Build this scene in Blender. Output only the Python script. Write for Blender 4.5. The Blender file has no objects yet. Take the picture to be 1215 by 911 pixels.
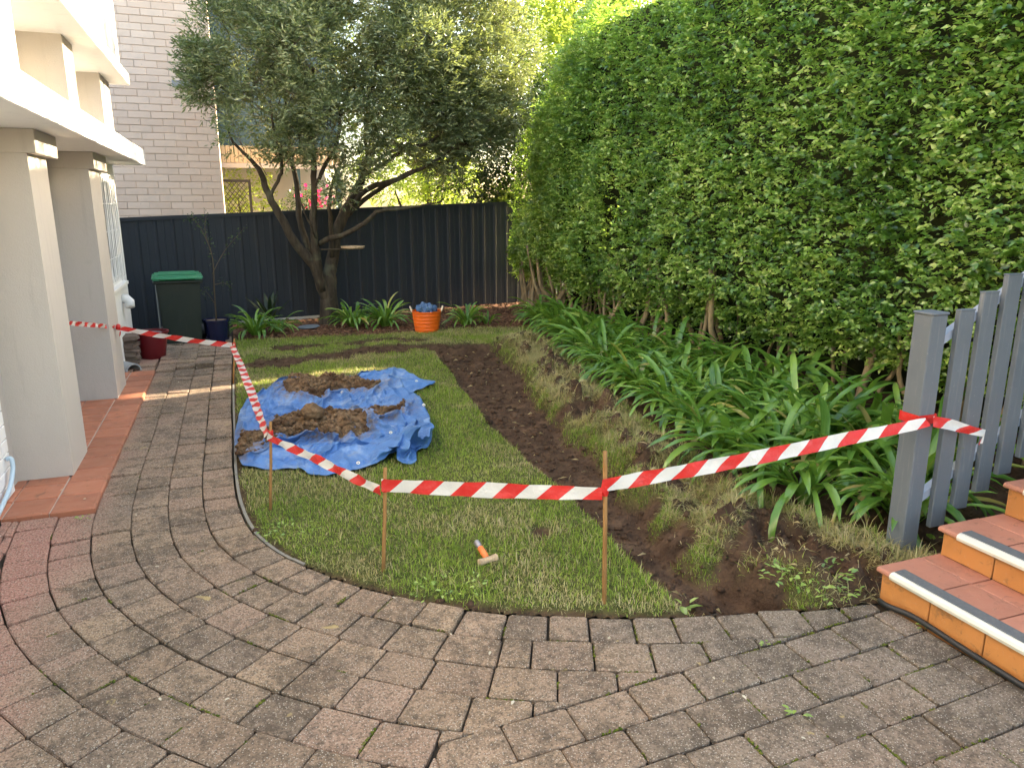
import bpy, bmesh, math, random
import numpy as np
from mathutils import Vector, Matrix

SC = bpy.context.scene
COL = SC.collection
rad = math.radians
random.seed(7)
RNG = np.random.default_rng(11)

# ------------------------------------------------------------------ camera, sky, sun, exposure
CAM_H, FPX, PW, PH = 1.75, 880.0, 1215.0, 911.0
PITCH, YAW = rad(13.576), rad(20.451)
cam_d = bpy.data.cameras.new("camera")
cam = bpy.data.objects.new("camera", cam_d)
COL.objects.link(cam)
cam.location = (0, 0, CAM_H)
cam.rotation_euler = (rad(90) - PITCH, 0, -YAW)
cam_d.sensor_fit = 'HORIZONTAL'
cam_d.sensor_width = 36.0
cam_d.lens = FPX / PW * 36.0
cam_d.clip_start = 0.05
cam_d.clip_end = 600
SC.camera = cam

SUN_AZ, SUN_EL = rad(77), rad(18.5)          # azimuth measured from +Y towards +X
world = bpy.data.worlds.new("World")
SC.world = world
world.use_nodes = True
wn = world.node_tree
wn.nodes.clear()
sky = wn.nodes.new('ShaderNodeTexSky')
sky.sky_type = 'NISHITA'
sky.sun_disc = False
sky.sun_elevation = SUN_EL
sky.sun_rotation = SUN_AZ
sky.air_density = 1.0
sky.dust_density = 2.5
bg = wn.nodes.new('ShaderNodeBackground')
bg.inputs['Strength'].default_value = 0.15
wo = wn.nodes.new('ShaderNodeOutputWorld')
wn.links.new(sky.outputs[0], bg.inputs[0])
wn.links.new(bg.outputs[0], wo.inputs[0])

sun_d = bpy.data.lights.new("sun", 'SUN')
sun_d.energy = 4.2
sun_d.angle = rad(0.55)
sun_d.color = (1.0, 0.90, 0.74)
sun = bpy.data.objects.new("sun", sun_d)
COL.objects.link(sun)
sdir = Vector((math.sin(SUN_AZ) * math.cos(SUN_EL), math.cos(SUN_AZ) * math.cos(SUN_EL), math.sin(SUN_EL)))
sun.rotation_euler = sdir.to_track_quat('Z', 'Y').to_euler()

SC.view_settings.view_transform = 'Standard'
SC.view_settings.look = 'None'
SC.view_settings.gamma = 1.0
SC.view_settings.exposure = 2.88
SC.view_settings.use_white_balance = True
SC.view_settings.white_balance_temperature = 7350
SC.view_settings.white_balance_tint = 10
SC.view_settings.use_curve_mapping = False
SC.render.engine = 'CYCLES'
SC.cycles.max_bounces = 8
SC.cycles.diffuse_bounces = 4
SC.cycles.transmission_bounces = 4
SC.cycles.use_denoising = True

# ------------------------------------------------------------------ measuring helpers (photo point -> place in the garden)
FWD = np.array([math.sin(YAW) * math.cos(PITCH), math.cos(YAW) * math.cos(PITCH), -math.sin(PITCH)])
RGT = np.array([math.cos(YAW), -math.sin(YAW), 0.0])
UPV = np.cross(RGT, FWD)


def ray(x, y):
    return (x - PW / 2) / FPX * RGT - (y - PH / 2) / FPX * UPV + FWD


def gp(x, y, z=0.0):
    d = ray(x, y)
    return np.array([0, 0, CAM_H]) + (z - CAM_H) / d[2] * d


def on_x(x, y, X):
    d = ray(x, y)
    return np.array([0, 0, CAM_H]) + X / d[0] * d


def on_y(x, y, Y):
    d = ray(x, y)
    return np.array([0, 0, CAM_H]) + Y / d[1] * d


# ------------------------------------------------------------------ numpy noise
_TAB = np.random.default_rng(3).random((256, 256))


def vnoise(x, y):
    xi = np.floor(x).astype(int)
    yi = np.floor(y).astype(int)
    fx, fy = x - xi, y - yi
    fx = fx * fx * fx * (fx * (fx * 6 - 15) + 10)
    fy = fy * fy * fy * (fy * (fy * 6 - 15) + 10)
    a = _TAB[xi & 255, yi & 255]
    b = _TAB[(xi + 1) & 255, yi & 255]
    c = _TAB[xi & 255, (yi + 1) & 255]
    d = _TAB[(xi + 1) & 255, (yi + 1) & 255]
    return (a * (1 - fx) + b * fx) * (1 - fy) + (c * (1 - fx) + d * fx) * fy


def fbm(x, y, octv=4, gain=0.5):
    x = np.asarray(x, float)
    y = np.asarray(y, float)
    s, a, t = 0, 1.0, 0
    for i in range(octv):
        s = s + a * vnoise(x * 2 ** i + 17.3 * i, y * 2 ** i + 9.1 * i)
        t += a
        a *= gain
    return s / t


def sstep(a, b, x):
    t = np.clip((x - a) / (b - a), 0, 1)
    return t * t * (3 - 2 * t)


def seg_dist(px, py, pts):
    """distance of many points to a polyline"""
    best = np.full(np.shape(px), 1e9)
    for (ax, ay), (bx, by) in zip(pts[:-1], pts[1:]):
        dx, dy = bx - ax, by - ay
        t = np.clip(((px - ax) * dx + (py - ay) * dy) / (dx * dx + dy * dy + 1e-12), 0, 1)
        best = np.minimum(best, np.hypot(px - ax - t * dx, py - ay - t * dy))
    return best


def inside(px, py, poly):
    r = np.zeros(np.shape(px), bool)
    n = len(poly)
    for i in range(n):
        ax, ay = poly[i]
        bx, by = poly[(i + 1) % n]
        c = (ay > py) != (by > py)
        with np.errstate(divide='ignore', invalid='ignore'):
            xx = (bx - ax) * (py - ay) / (by - ay + 1e-15) + ax
        r ^= c & (px < xx)
    return r


# ------------------------------------------------------------------ object helpers
def link(o, parent=None, **props):
    COL.objects.link(o)
    if parent is not None:
        o.parent = parent
    for k, v in props.items():
        o[k] = v
    return o


def thing(name, label, cat, loc=(0, 0, 0), rz=0.0, group=None):
    o = bpy.data.objects.new(name, None)
    o.empty_display_size = 0.1
    o.location = loc
    o.rotation_euler = (0, 0, rz)
    COL.objects.link(o)
    o['label'] = label
    o['category'] = cat
    if group:
        o['group'] = group
    return o


def tag(o, label, cat, group=None):
    o['label'] = label
    o['category'] = cat
    if group:
        o['group'] = group
    return o


def np_mesh(name, V, F, mat=None, smooth=False, attrs=None):
    """fast mesh from arrays; F is (n,k) all the same size"""
    V = np.asarray(V, np.float32)
    F = np.asarray(F, np.int32)
    me = bpy.data.meshes.new(name)
    k = F.shape[1]
    me.vertices.add(len(V))
    me.vertices.foreach_set('co', V.ravel())
    me.loops.add(F.size)
    me.loops.foreach_set('vertex_index', F.ravel())
    me.polygons.add(len(F))
    me.polygons.foreach_set('loop_start', np.arange(0, F.size, k, dtype=np.int32))
    if smooth:
        me.polygons.foreach_set('use_smooth', np.ones(len(F), bool))
    for an, vals in (attrs or {}).items():
        a = me.attributes.new(an, 'FLOAT', 'POINT')
        a.data.foreach_set('value', np.asarray(vals, np.float32))
    me.update(calc_edges=True)
    if mat:
        me.materials.append(mat)
    return me


def add(name, me, parent=None, **props):
    return link(bpy.data.objects.new(name, me), parent, **props)


class MB:
    """collects simple shapes and links them as one mesh object"""

    def __init__(self):
        self.v, self.f, self.uv = [], [], None

    def poly(self, vs, fs):
        b = len(self.v)
        self.v += [tuple(float(c) for c in p) for p in vs]
        self.f += [tuple(b + i for i in f) for f in fs]
        return self

    def box(self, x0, x1, y0, y1, z0, z1, bev=0.0):
        if bev <= 0:
            vs = [(x, y, z) for z in (z0, z1) for y in (y0, y1) for x in (x0, x1)]
            return self.poly(vs, [(0, 2, 3, 1), (4, 5, 7, 6), (0, 1, 5, 4), (2, 6, 7, 3), (0, 4, 6, 2), (1, 3, 7, 5)])
        bm = bmesh.new()
        bmesh.ops.create_cube(bm, size=1)
        for v in bm.verts:
            v.co = ((x0 + x1) / 2 + v.co.x * (x1 - x0), (y0 + y1) / 2 + v.co.y * (y1 - y0), (z0 + z1) / 2 + v.co.z * (z1 - z0))
        bmesh.ops.bevel(bm, geom=list(bm.edges), offset=bev, segments=1, affect='EDGES')
        return self.bm(bm)

    def bm(self, bm):
        bm.verts.index_update()
        self.poly([v.co for v in bm.verts], [[v.index for v in f.verts] for f in bm.faces])
        bm.free()
        return self

    def tube(self, pts, radii, n=8, cap=True):
        pts = [Vector(p) for p in pts]
        if not hasattr(radii, '__len__'):
            radii = [radii] * len(pts)
        b = len(self.v)
        ref = None
        for i, p in enumerate(pts):
            t = (pts[min(i + 1, len(pts) - 1)] - pts[max(i - 1, 0)]).normalized()
            if ref is None:
                ref = t.orthogonal().normalized()
            a = (ref - t * ref.dot(t)).normalized()
            ref = a
            c = t.cross(a)
            for k in range(n):
                an = 2 * math.pi * k / n
                self.v.append(tuple(p + (a * math.cos(an) + c * math.sin(an)) * radii[i]))
        for i in range(len(pts) - 1):
            for k in range(n):
                k2 = (k + 1) % n
                self.f.append((b + i * n + k, b + i * n + k2, b + (i + 1) * n + k2, b + (i + 1) * n + k))
        if cap:
            self.f.append(tuple(b + k for k in reversed(range(n))))
            self.f.append(tuple(b + (len(pts) - 1) * n + k for k in range(n)))
        return self

    def lathe(self, prof, n=24, c=(0, 0, 0)):
        b = len(self.v)
        for r, z in prof:
            for k in range(n):
                an = 2 * math.pi * k / n
                self.v.append((c[0] + r * math.cos(an), c[1] + r * math.sin(an), c[2] + z))
        for i in range(len(prof) - 1):
            for k in range(n):
                k2 = (k + 1) % n
                self.f.append((b + i * n + k, b + i * n + k2, b + (i + 1) * n + k2, b + (i + 1) * n + k))
        return self

    def build(self, name, mat, parent=None, smooth=False, **props):
        me = bpy.data.meshes.new(name)
        me.from_pydata(self.v, [], self.f)
        if smooth:
            me.polygons.foreach_set('use_smooth', np.ones(len(me.polygons), bool))
        me.materials.append(mat)
        me.update()
        return add(name, me, parent, **props)


def shade_angle(o, deg=40):
    me = o.data
    me.polygons.foreach_set('use_smooth', np.ones(len(me.polygons), bool))
    try:
        me.set_sharp_from_angle(angle=rad(deg))
    except Exception:
        pass
    return o


def catmull(pts, sub=5):
    P = [np.array(p, float) for p in pts]
    P = [2 * P[0] - P[1]] + P + [2 * P[-1] - P[-2]]
    out = []
    for i in range(1, len(P) - 2):
        for k in range(sub):
            t = k / sub
            out.append(0.5 * ((2 * P[i]) + (-P[i - 1] + P[i + 1]) * t + (2 * P[i - 1] - 5 * P[i] + 4 * P[i + 1] - P[i + 2]) * t * t
                              + (-P[i - 1] + 3 * P[i] - 3 * P[i + 1] + P[i + 2]) * t ** 3))
    out.append(P[-2])
    return out


def lump_mesh(r=(1, 1, 1), sub=2, amp=0.25, seed=0, freq=1.6):
    bm = bmesh.new()
    bmesh.ops.create_icosphere(bm, subdivisions=sub, radius=1)
    rr = np.random.default_rng(seed)
    off = rr.random(3) * 50
    for v in bm.verts:
        n = fbm(np.array(v.co.x * freq + off[0] + v.co.z), np.array(v.co.y * freq + off[1] - v.co.z * 1.3), 3)
        k = 1 + amp * 2 * (float(n) - 0.5)
        v.co = (v.co.x * r[0] * k, v.co.y * r[1] * k, v.co.z * r[2] * k)
    bm.verts.index_update()
    V = [tuple(v.co) for v in bm.verts]
    F = [tuple(v.index for v in f.verts) for f in bm.faces]
    bm.free()
    return V, F


# ------------------------------------------------------------------ material helpers
class NT:
    def __init__(self, name):
        self.m = bpy.data.materials.new(name)
        self.m.use_nodes = True
        self.t = self.m.node_tree
        self.t.nodes.clear()
        self.out = self.t.nodes.new('ShaderNodeOutputMaterial')

    def n(self, typ, **kw):
        nd = self.t.nodes.new(typ)
        for k, v in kw.items():
            setattr(nd, k, v)
        return nd

    def put(self, sock, val):
        if hasattr(val, 'is_output'):
            self.t.links.new(val, sock)
        elif isinstance(val, (tuple, list)) and sock.type == 'RGBA' and len(val) == 3:
            sock.default_value = (*val, 1)
        else:
            sock.default_value = val

    def pos(self):
        return self.n('ShaderNodeNewGeometry').outputs['Position']

    def objco(self):
        return self.n('ShaderNodeTexCoord').outputs['Object']

    def rnd(self):
        return self.n('ShaderNodeObjectInfo').outputs['Random']

    def attr(self, name):
        return self.n('ShaderNodeAttribute', attribute_name=name).outputs['Fac']

    def noise(self, vec, scale, detail=4, rough=0.55, dist=0.0):
        nd = self.n('ShaderNodeTexNoise')
        self.put(nd.inputs['Vector'], vec)
        nd.inputs['Scale'].default_value = scale
        nd.inputs['Detail'].default_value = detail
        nd.inputs['Roughness'].default_value = rough
        nd.inputs['Distortion'].default_value = dist
        return nd.outputs['Fac']

    def voro(self, vec, scale, out='Distance'):
        nd = self.n('ShaderNodeTexVoronoi')
        self.put(nd.inputs['Vector'], vec)
        nd.inputs['Scale'].default_value = scale
        return nd.outputs[out]

    def mapr(self, v, a, b, c=0.0, d=1.0, smooth=False):
        nd = self.n('ShaderNodeMapRange')
        if smooth:
            nd.interpolation_type = 'SMOOTHSTEP'
        self.put(nd.inputs[0], v)
        for i, x in enumerate((a, b, c, d)):
            nd.inputs[i + 1].default_value = x
        return nd.outputs[0]

    def math(self, op, a, b=0.0, c=None):
        nd = self.n('ShaderNodeMath', operation=op)
        self.put(nd.inputs[0], a)
        self.put(nd.inputs[1], b)
        if c is not None:
            self.put(nd.inputs[2], c)
        return nd.outputs[0]

    def mix(self, f, a, b, mode='MIX'):
        nd = self.n('ShaderNodeMix', data_type='RGBA', blend_type=mode)
        self.put(nd.inputs[0], f)
        self.put(nd.inputs[6], a)
        self.put(nd.inputs[7], b)
        return nd.outputs[2]

    def ramp(self, f, stops):
        nd = self.n('ShaderNodeValToRGB')
        cr = nd.color_ramp
        while len(cr.elements) < len(stops):
            cr.elements.new(0.5)
        for e, (p, c) in zip(cr.elements, stops):
            e.position = p
            e.color = (*c, 1)
        self.put(nd.inputs[0], f)
        return nd.outputs[0]

    def bump(self, h, strength=0.5, dist=0.01, normal=None):
        nd = self.n('ShaderNodeBump')
        nd.inputs['Strength'].default_value = strength
        nd.inputs['Distance'].default_value = dist
        self.put(nd.inputs['Height'], h)
        if normal is not None:
            self.put(nd.inputs['Normal'], normal)
        return nd.outputs[0]

    def bsdf(self, color, rough=0.7, normal=None, metal=0.0, spec=0.5, **kw):
        b = self.n('ShaderNodeBsdfPrincipled')
        self.put(b.inputs['Base Color'], color)
        self.put(b.inputs['Roughness'], rough)
        b.inputs['Metallic'].default_value = metal
        b.inputs['Specular IOR Level'].default_value = spec
        if normal is not None:
            self.put(b.inputs['Normal'], normal)
        self.b = b
        self.t.links.new(b.outputs[0], self.out.inputs[0])
        return self.m

    def leafy(self, color, tcolor, trans=0.4, rough=0.4, spec=0.5, normal=None):
        b = self.n('ShaderNodeBsdfPrincipled')
        self.put(b.inputs['Base Color'], color)
        b.inputs['Roughness'].default_value = rough
        b.inputs['Specular IOR Level'].default_value = spec
        tr = self.n('ShaderNodeBsdfTranslucent')
        self.put(tr.inputs[0], tcolor)
        if normal is not None:
            self.put(b.inputs['Normal'], normal)
        mx = self.n('ShaderNodeMixShader')
        mx.inputs[0].default_value = trans
        self.t.links.new(b.outputs[0], mx.inputs[1])
        self.t.links.new(tr.outputs[0], mx.inputs[2])
        self.t.links.new(mx.outputs[0], self.out.inputs[0])
        return self.m


def m_plain(name, col, rough=0.6, var=0.12, scale=6, bump=0.0, bscale=60, metal=0.0, spec=0.5):
    t = NT(name)
    p = t.pos()
    c = t.mix(t.noise(p, scale, 5), tuple(x * (1 - var) for x in col), tuple(min(1, x * (1 + var)) for x in col))
    nm = t.bump(t.noise(p, bscale, 4), bump, 0.01) if bump else None
    return t.bsdf(c, rough, nm, metal, spec)


def m_paver():
    t = NT('paver_concrete')
    p, r = t.pos(), t.rnd()
    sep = t.n('ShaderNodeSeparateXYZ')
    t.put(sep.inputs[0], p)
    base = t.ramp(r, [(0.0, (0.44, 0.28, 0.195)), (0.22, (0.33, 0.22, 0.145)), (0.45, (0.48, 0.325, 0.205)), (0.62, (0.28, 0.20, 0.14)), (0.82, (0.42, 0.28, 0.18)), (1.0, (0.49, 0.335, 0.225))])
    pink = t.mapr(t.math('ADD', sep.outputs[0], t.math('MULTIPLY', t.noise(p, 3, 3), .3)), -0.55, -.95, 0, 1, True)
    base = t.mix(t.math('MULTIPLY', pink, 0.8), base, (0.52, 0.235, 0.18))
    base = t.mix(t.mapr(t.math('ADD', sep.outputs[0], t.math('MULTIPLY', t.noise(p, 2.5, 3), .8)), 1.2, 2.1, 0, .8, True), base, (0.26, 0.21, 0.163))
    base = t.mix(.08, base, (0.33, 0.255, 0.175))
    warm = t.noise(p, 1.1, 3)
    base = t.mix(t.mapr(warm, .45, .7), base, (0.36, 0.25, 0.175))
    # black lichen and dirt patches
    g = t.math('ADD', t.math('MULTIPLY', t.noise(p, 3.1, 6, .68, .8), 0.55), t.math('MULTIPLY', t.noise(p, 21, 6, .72), 0.60))
    g = t.math('ADD', g, t.math('MULTIPLY', t.math('SUBTRACT', r, .5), .07))
    g = t.math('SUBTRACT', g, t.math('MULTIPLY', pink, .22))
    grime = t.mapr(g, .50, .70, 0, .74, True)
    base = t.mix(grime, base, (0.080, 0.060, 0.042))
    fine = t.noise(p, 95, 5, .8)
    base = t.mix(t.mapr(fine, .48, .60, 0, .85), base, (0.090, 0.068, 0.047))
    # exposed grit
    vd = t.voro(p, 130)
    vc = t.voro(p, 130, 'Color')
    sp = t.math('MULTIPLY', t.math('LESS_THAN', vd, .30), t.mapr(vc, .40, .65))
    base = t.mix(t.math('MULTIPLY', sp, .75), base, (0.60, 0.52, 0.42))
    # ochre lichen blots
    yl = t.math('MULTIPLY', t.mapr(t.noise(p, 9, 4, .6, .5), .66, .70), t.mapr(t.noise(p, 2.0, 2), .5, .62))
    base = t.mix(t.math('MULTIPLY', yl, .8), base, (0.50, 0.37, 0.16))
    h = t.math('ADD', t.math('MULTIPLY', fine, .6), t.math('ADD', t.math('MULTIPLY', t.noise(p, 18, 4), 1.0), t.math('MULTIPLY', vd, -.35)))
    return t.bsdf(base, .9, t.bump(h, 1.0, .012), spec=.25)


def m_soil():
    t = NT('soil')
    p = t.pos()
    soil, mulch = t.attr('soil'), t.attr('mulch')
    n = t.noise(p, 7, 6, .65)
    dirt = t.ramp(n, [(.3, (0.042, 0.024, 0.015)), (.55, (0.098, 0.057, 0.035)), (.8, (0.18, 0.112, 0.07))])
    dirt = t.mix(t.mapr(t.noise(p, 90, 4), .5, .8, 0, .6), dirt, (0.11, 0.07, 0.045))
    turf = t.mix(t.math('MULTIPLY', t.attr('dry'), .85), t.ramp(t.noise(p, 14, 5), [(.3, (0.05, 0.06, 0.016)), (.6, (0.11, 0.115, 0.035)), (.8, (0.22, 0.18, 0.085))]), t.ramp(t.noise(p, 40, 5, .7), [(.3, (0.07, 0.045, 0.025)), (.55, (0.20, 0.15, 0.07)), (.8, (0.36, 0.28, 0.14))]))
    bark = t.ramp(t.voro(p, 34, 'Color'), [(.2, (0.07, 0.032, 0.018)), (.5, (0.15, 0.07, 0.038)), (.9, (0.22, 0.12, 0.07))])
    c = t.mix(mulch, dirt, bark)
    c = t.mix(soil, turf, c)
    h = t.math('ADD', t.noise(p, 45, 6, .7), t.math('MULTIPLY', t.voro(p, 50), .5))
    return t.bsdf(c, .95, t.bump(h, .9, .02), spec=.15)


def m_lump():
    t = NT('heap_soil')
    p = t.pos()
    v = t.attr('rnd')
    c = t.ramp(t.noise(p, 22, 5, .65), [(.3, (0.085, 0.05, 0.028)), (.55, (0.20, 0.125, 0.07)), (.8, (0.36, 0.245, 0.145))])
    c = t.mix(t.mapr(t.noise(p, 4, 3), .45, .62), c, (0.075, 0.04, 0.022))
    return t.bsdf(c, .95, t.bump(t.noise(p, 120, 5), .8, .01), spec=.15)


def m_grass():
    t = NT('grass_blade')
    r, d, hgt = t.attr('rnd'), t.attr('dry'), t.attr('hgt')
    g = t.ramp(r, [(0, (0.06, 0.125, 0.014)), (.35, (0.15, 0.26, 0.028)), (.75, (0.30, 0.42, 0.055)), (1, (0.46, 0.50, 0.12))])
    s = t.ramp(r, [(0, (0.26, 0.195, 0.085)), (.5, (0.52, 0.41, 0.20)), (1, (0.72, 0.60, 0.36))])
    c = t.mix(d, g, s)
    c = t.mix(t.math('MULTIPLY', hgt, .35), c, t.mix(d, (0.24, 0.31, 0.05), (0.62, 0.52, 0.30)))
    tc = t.mix(d, (0.30, 0.42, 0.04), (0.45, 0.35, 0.15))
    return t.leafy(c, tc, .35, .5, .35)


def m_leaf(name, stops, tcol, trans=.4, rough=.38, spec=.5):
    t = NT(name)
    c = t.ramp(t.attr('rnd'), stops)
    return t.leafy(c, tcol, trans, rough, spec)


def m_strap():
    t = NT('strap_leaf')
    co = t.objco()
    r = t.rnd()
    c = t.ramp(r, [(0, (0.045, 0.130, 0.022)), (.4, (0.105, 0.240, 0.040)), (.8, (0.19, 0.35, 0.062)), (.93, (0.27, 0.42, 0.08)), (.965, (0.48, 0.44, 0.13)), (1, (0.38, 0.26, 0.11))])
    sep = t.n('ShaderNodeSeparateXYZ')
    t.put(sep.inputs[0], co)
    st = t.noise(t.n('ShaderNodeTexCoord').outputs['Generated'], 5, 2)
    c = t.mix(t.mapr(st, .40, .75, 0, .55), c, (0.18, 0.32, 0.07))
    gsep = t.n('ShaderNodeSeparateXYZ')
    t.put(gsep.inputs[0], t.n('ShaderNodeTexCoord').outputs['Generated'])
    tip = t.math('MULTIPLY', t.mapr(t.math('ADD', gsep.outputs[0], t.math('MULTIPLY', t.noise(co, 30, 3), .10)), .97, 1.04), t.math('GREATER_THAN', t.math('FRACT', t.math('MULTIPLY', r, 7.3)), .55))
    c = t.mix(tip, c, (0.34, 0.24, 0.10))
    rib = t.math('SINE', t.math('MULTIPLY', sep.outputs[1], 900))
    return t.leafy(c, (0.24, 0.42, 0.04), .32, .22, .7, t.bump(rib, .12, .002))


def m_bark(name, a, b, sc=14):
    t = NT(name)
    p = t.objco()
    mp = t.n('ShaderNodeMapping')
    mp.inputs['Scale'].default_value = (1, 1, .22)
    t.put(mp.inputs[0], p)
    n = t.noise(mp.outputs[0], sc, 6, .65, .4)
    c = t.ramp(n, [(.3, a), (.7, b)])
    c = t.mix(t.mapr(t.noise(p, 5, 4), .55, .7, 0, .5), c, (0.12, 0.125, 0.08))
    return t.bsdf(c, .9, t.bump(n, .8, .02), spec=.2)


def m_render(name, col):
    t = NT(name)
    p = t.pos()
    c = t.mix(t.noise(p, 1.5, 5, .6), tuple(x * .9 for x in col), col)
    c = t.mix(t.mapr(t.noise(p, 6, 5, .7, .5), .6, .75, 0, .25), c, tuple(x * .72 for x in col))
    mp = t.n('ShaderNodeMapping')
    mp.inputs['Scale'].default_value = (9, 9, .7)
    t.put(mp.inputs[0], p)
    c = t.mix(t.mapr(t.noise(mp.outputs[0], 1.6, 5, .65), .56, .74, 0, .30), c, tuple(x * .62 for x in col))
    hh_ = t.math('ADD', t.noise(p, 130, 4), t.math('MULTIPLY', t.noise(p, 14, 4), 1.2))
    return t.bsdf(c, .8, t.bump(hh_, .35, .006), spec=.25)


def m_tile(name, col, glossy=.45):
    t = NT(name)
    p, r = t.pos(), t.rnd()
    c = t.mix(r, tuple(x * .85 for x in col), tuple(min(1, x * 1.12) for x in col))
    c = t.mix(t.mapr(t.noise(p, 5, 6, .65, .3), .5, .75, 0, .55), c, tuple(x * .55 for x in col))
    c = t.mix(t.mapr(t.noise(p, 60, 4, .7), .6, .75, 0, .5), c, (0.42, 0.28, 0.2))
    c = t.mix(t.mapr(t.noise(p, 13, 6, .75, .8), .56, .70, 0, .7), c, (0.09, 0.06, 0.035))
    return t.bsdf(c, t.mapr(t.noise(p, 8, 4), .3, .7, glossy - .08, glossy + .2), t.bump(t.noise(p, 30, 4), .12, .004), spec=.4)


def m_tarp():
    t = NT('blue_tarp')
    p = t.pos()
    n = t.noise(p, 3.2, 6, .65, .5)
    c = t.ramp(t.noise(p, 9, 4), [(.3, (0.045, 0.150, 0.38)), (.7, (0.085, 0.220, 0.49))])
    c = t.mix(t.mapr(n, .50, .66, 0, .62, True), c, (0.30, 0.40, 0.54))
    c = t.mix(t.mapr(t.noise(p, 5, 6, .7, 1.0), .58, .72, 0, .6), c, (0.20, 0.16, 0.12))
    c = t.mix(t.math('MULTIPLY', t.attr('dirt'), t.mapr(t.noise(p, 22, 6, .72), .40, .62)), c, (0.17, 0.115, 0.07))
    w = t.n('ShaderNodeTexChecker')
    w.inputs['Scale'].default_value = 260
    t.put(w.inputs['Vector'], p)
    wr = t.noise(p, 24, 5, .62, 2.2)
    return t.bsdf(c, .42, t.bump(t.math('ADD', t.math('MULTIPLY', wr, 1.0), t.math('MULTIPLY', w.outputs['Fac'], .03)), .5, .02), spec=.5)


def m_tape():
    t = NT('tape_film')
    uv = t.n('ShaderNodeUVMap')
    sep = t.n('ShaderNodeSeparateXYZ')
    t.put(sep.inputs[0], uv.outputs[0])
    s = t.math('FRACT', t.math('MULTIPLY', t.math('SUBTRACT', sep.outputs[0], t.math('MULTIPLY', sep.outputs[1], .075)), 1 / .205))
    f = t.math('LESS_THAN', s, .5)
    p = t.pos()
    c = t.mix(f, (0.86, 0.82, 0.77), (0.80, 0.035, 0.030))
    c = t.mix(t.mapr(t.noise(p, 30, 4), .5, .8, 0, .15), c, (0.6, 0.5, 0.45))
    tc = t.mix(f, (0.7, 0.68, 0.62), (0.75, 0.05, 0.04))
    return t.leafy(c, tc, .34, .32, .5, t.bump(t.noise(p, 32, 4, .6, 1.2), .55, .014))


def m_worn(name, col, dust, rough):
    t = NT(name)
    p = t.pos()
    c = t.mix(t.noise(p, 5, 5), tuple(x * .86 for x in col), tuple(x * 1.12 for x in col))
    mp = t.n('ShaderNodeMapping')
    mp.inputs['Scale'].default_value = (30, 30, 2.2)
    t.put(mp.inputs[0], p)
    c = t.mix(t.mapr(t.noise(mp.outputs[0], 1.5, 5, .7), .56, .74, 0, .38), c, dust)
    c = t.mix(t.mapr(t.noise(p, 70, 3, .6), .68, .72, 0, .5), c, dust)
    return t.bsdf(c, t.mapr(t.noise(p, 7, 4), .3, .7, rough - .08, rough + .18), t.bump(t.noise(mp.outputs[0], 6, 4), .12, .004), spec=.45)


M = {}
M['paver'] = m_paver()
M['soil'] = m_soil()
M['heap'] = m_lump()
M['grass'] = m_grass()
M['strap'] = m_strap()
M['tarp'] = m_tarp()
M['tape'] = m_tape()
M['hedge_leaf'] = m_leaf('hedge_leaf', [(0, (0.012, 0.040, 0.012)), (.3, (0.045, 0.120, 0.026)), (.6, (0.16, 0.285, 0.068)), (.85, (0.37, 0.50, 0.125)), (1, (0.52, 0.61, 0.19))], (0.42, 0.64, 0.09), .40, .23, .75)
M['tree_leaf'] = m_leaf('tree_leaf', [(0, (0.055, 0.078, 0.038)), (.5, (0.130, 0.170, 0.085)), (.85, (0.25, 0.30, 0.17)), (1, (0.40, 0.44, 0.25))], (0.30, 0.36, 0.09), .32, .34, .5)
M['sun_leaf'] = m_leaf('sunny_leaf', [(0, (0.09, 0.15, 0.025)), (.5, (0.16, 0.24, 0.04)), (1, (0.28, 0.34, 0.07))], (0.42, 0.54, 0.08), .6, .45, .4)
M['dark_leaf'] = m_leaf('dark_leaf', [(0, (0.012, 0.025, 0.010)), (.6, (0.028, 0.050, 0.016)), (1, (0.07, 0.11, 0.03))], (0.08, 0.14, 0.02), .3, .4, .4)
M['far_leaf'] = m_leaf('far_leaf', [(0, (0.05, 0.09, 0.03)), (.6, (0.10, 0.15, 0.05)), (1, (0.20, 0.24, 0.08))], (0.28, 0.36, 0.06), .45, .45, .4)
M['petal'] = m_leaf('petal', [(0, (0.45, 0.01, 0.10)), (1, (0.75, 0.04, 0.20))], (0.8, 0.05, 0.2), .5, .5, .3)
M['bark'] = m_bark('tree_bark', (0.022, 0.017, 0.012), (0.085, 0.065, 0.044))
M['hedge_bark'] = m_bark('hedge_bark', (0.12, 0.088, 0.05), (0.36, 0.27, 0.155), 10)
M['twig'] = m_plain('twig', (0.075, 0.055, 0.035), .9)
M['core'] = m_plain('hedge_core', (0.030, 0.034, 0.014), .95, .5, 9, .8, 40, spec=.1)  # dark tone carries the shade inside the hedge
M['white'] = m_render('white_render', (0.80, 0.79, 0.76))
M['cream'] = m_render('cream_render', (0.55, 0.495, 0.43))
M['beige'] = m_render('beige_render', (0.50, 0.46, 0.415))
M['whitejoint'] = m_render('white_painted_joint', (0.58, 0.575, 0.56))
M['whitebrick'] = m_render('white_painted_brick', (0.78, 0.78, 0.77))
M['mortar'] = m_plain('painted_mortar', (0.60, 0.46, 0.37), .9, .2, 20, .3)
M['sand'] = m_plain('joint_sand', (0.045, 0.036, 0.026), .95, .4, 12, .6, 90, spec=.1)
M['ground'] = m_plain('ground_soil', (0.06, 0.05, 0.03), .95, .3, 2, .4)
M['terracotta'] = m_tile('terracotta_tile', (0.42, 0.155, 0.085), .42)
M['treadtile'] = m_tile('tread_tile', (0.46, 0.19, 0.12), .55)
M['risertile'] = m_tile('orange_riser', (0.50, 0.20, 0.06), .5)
M['grout'] = m_plain('pale_grout', (0.52, 0.44, 0.36), .9)
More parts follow.
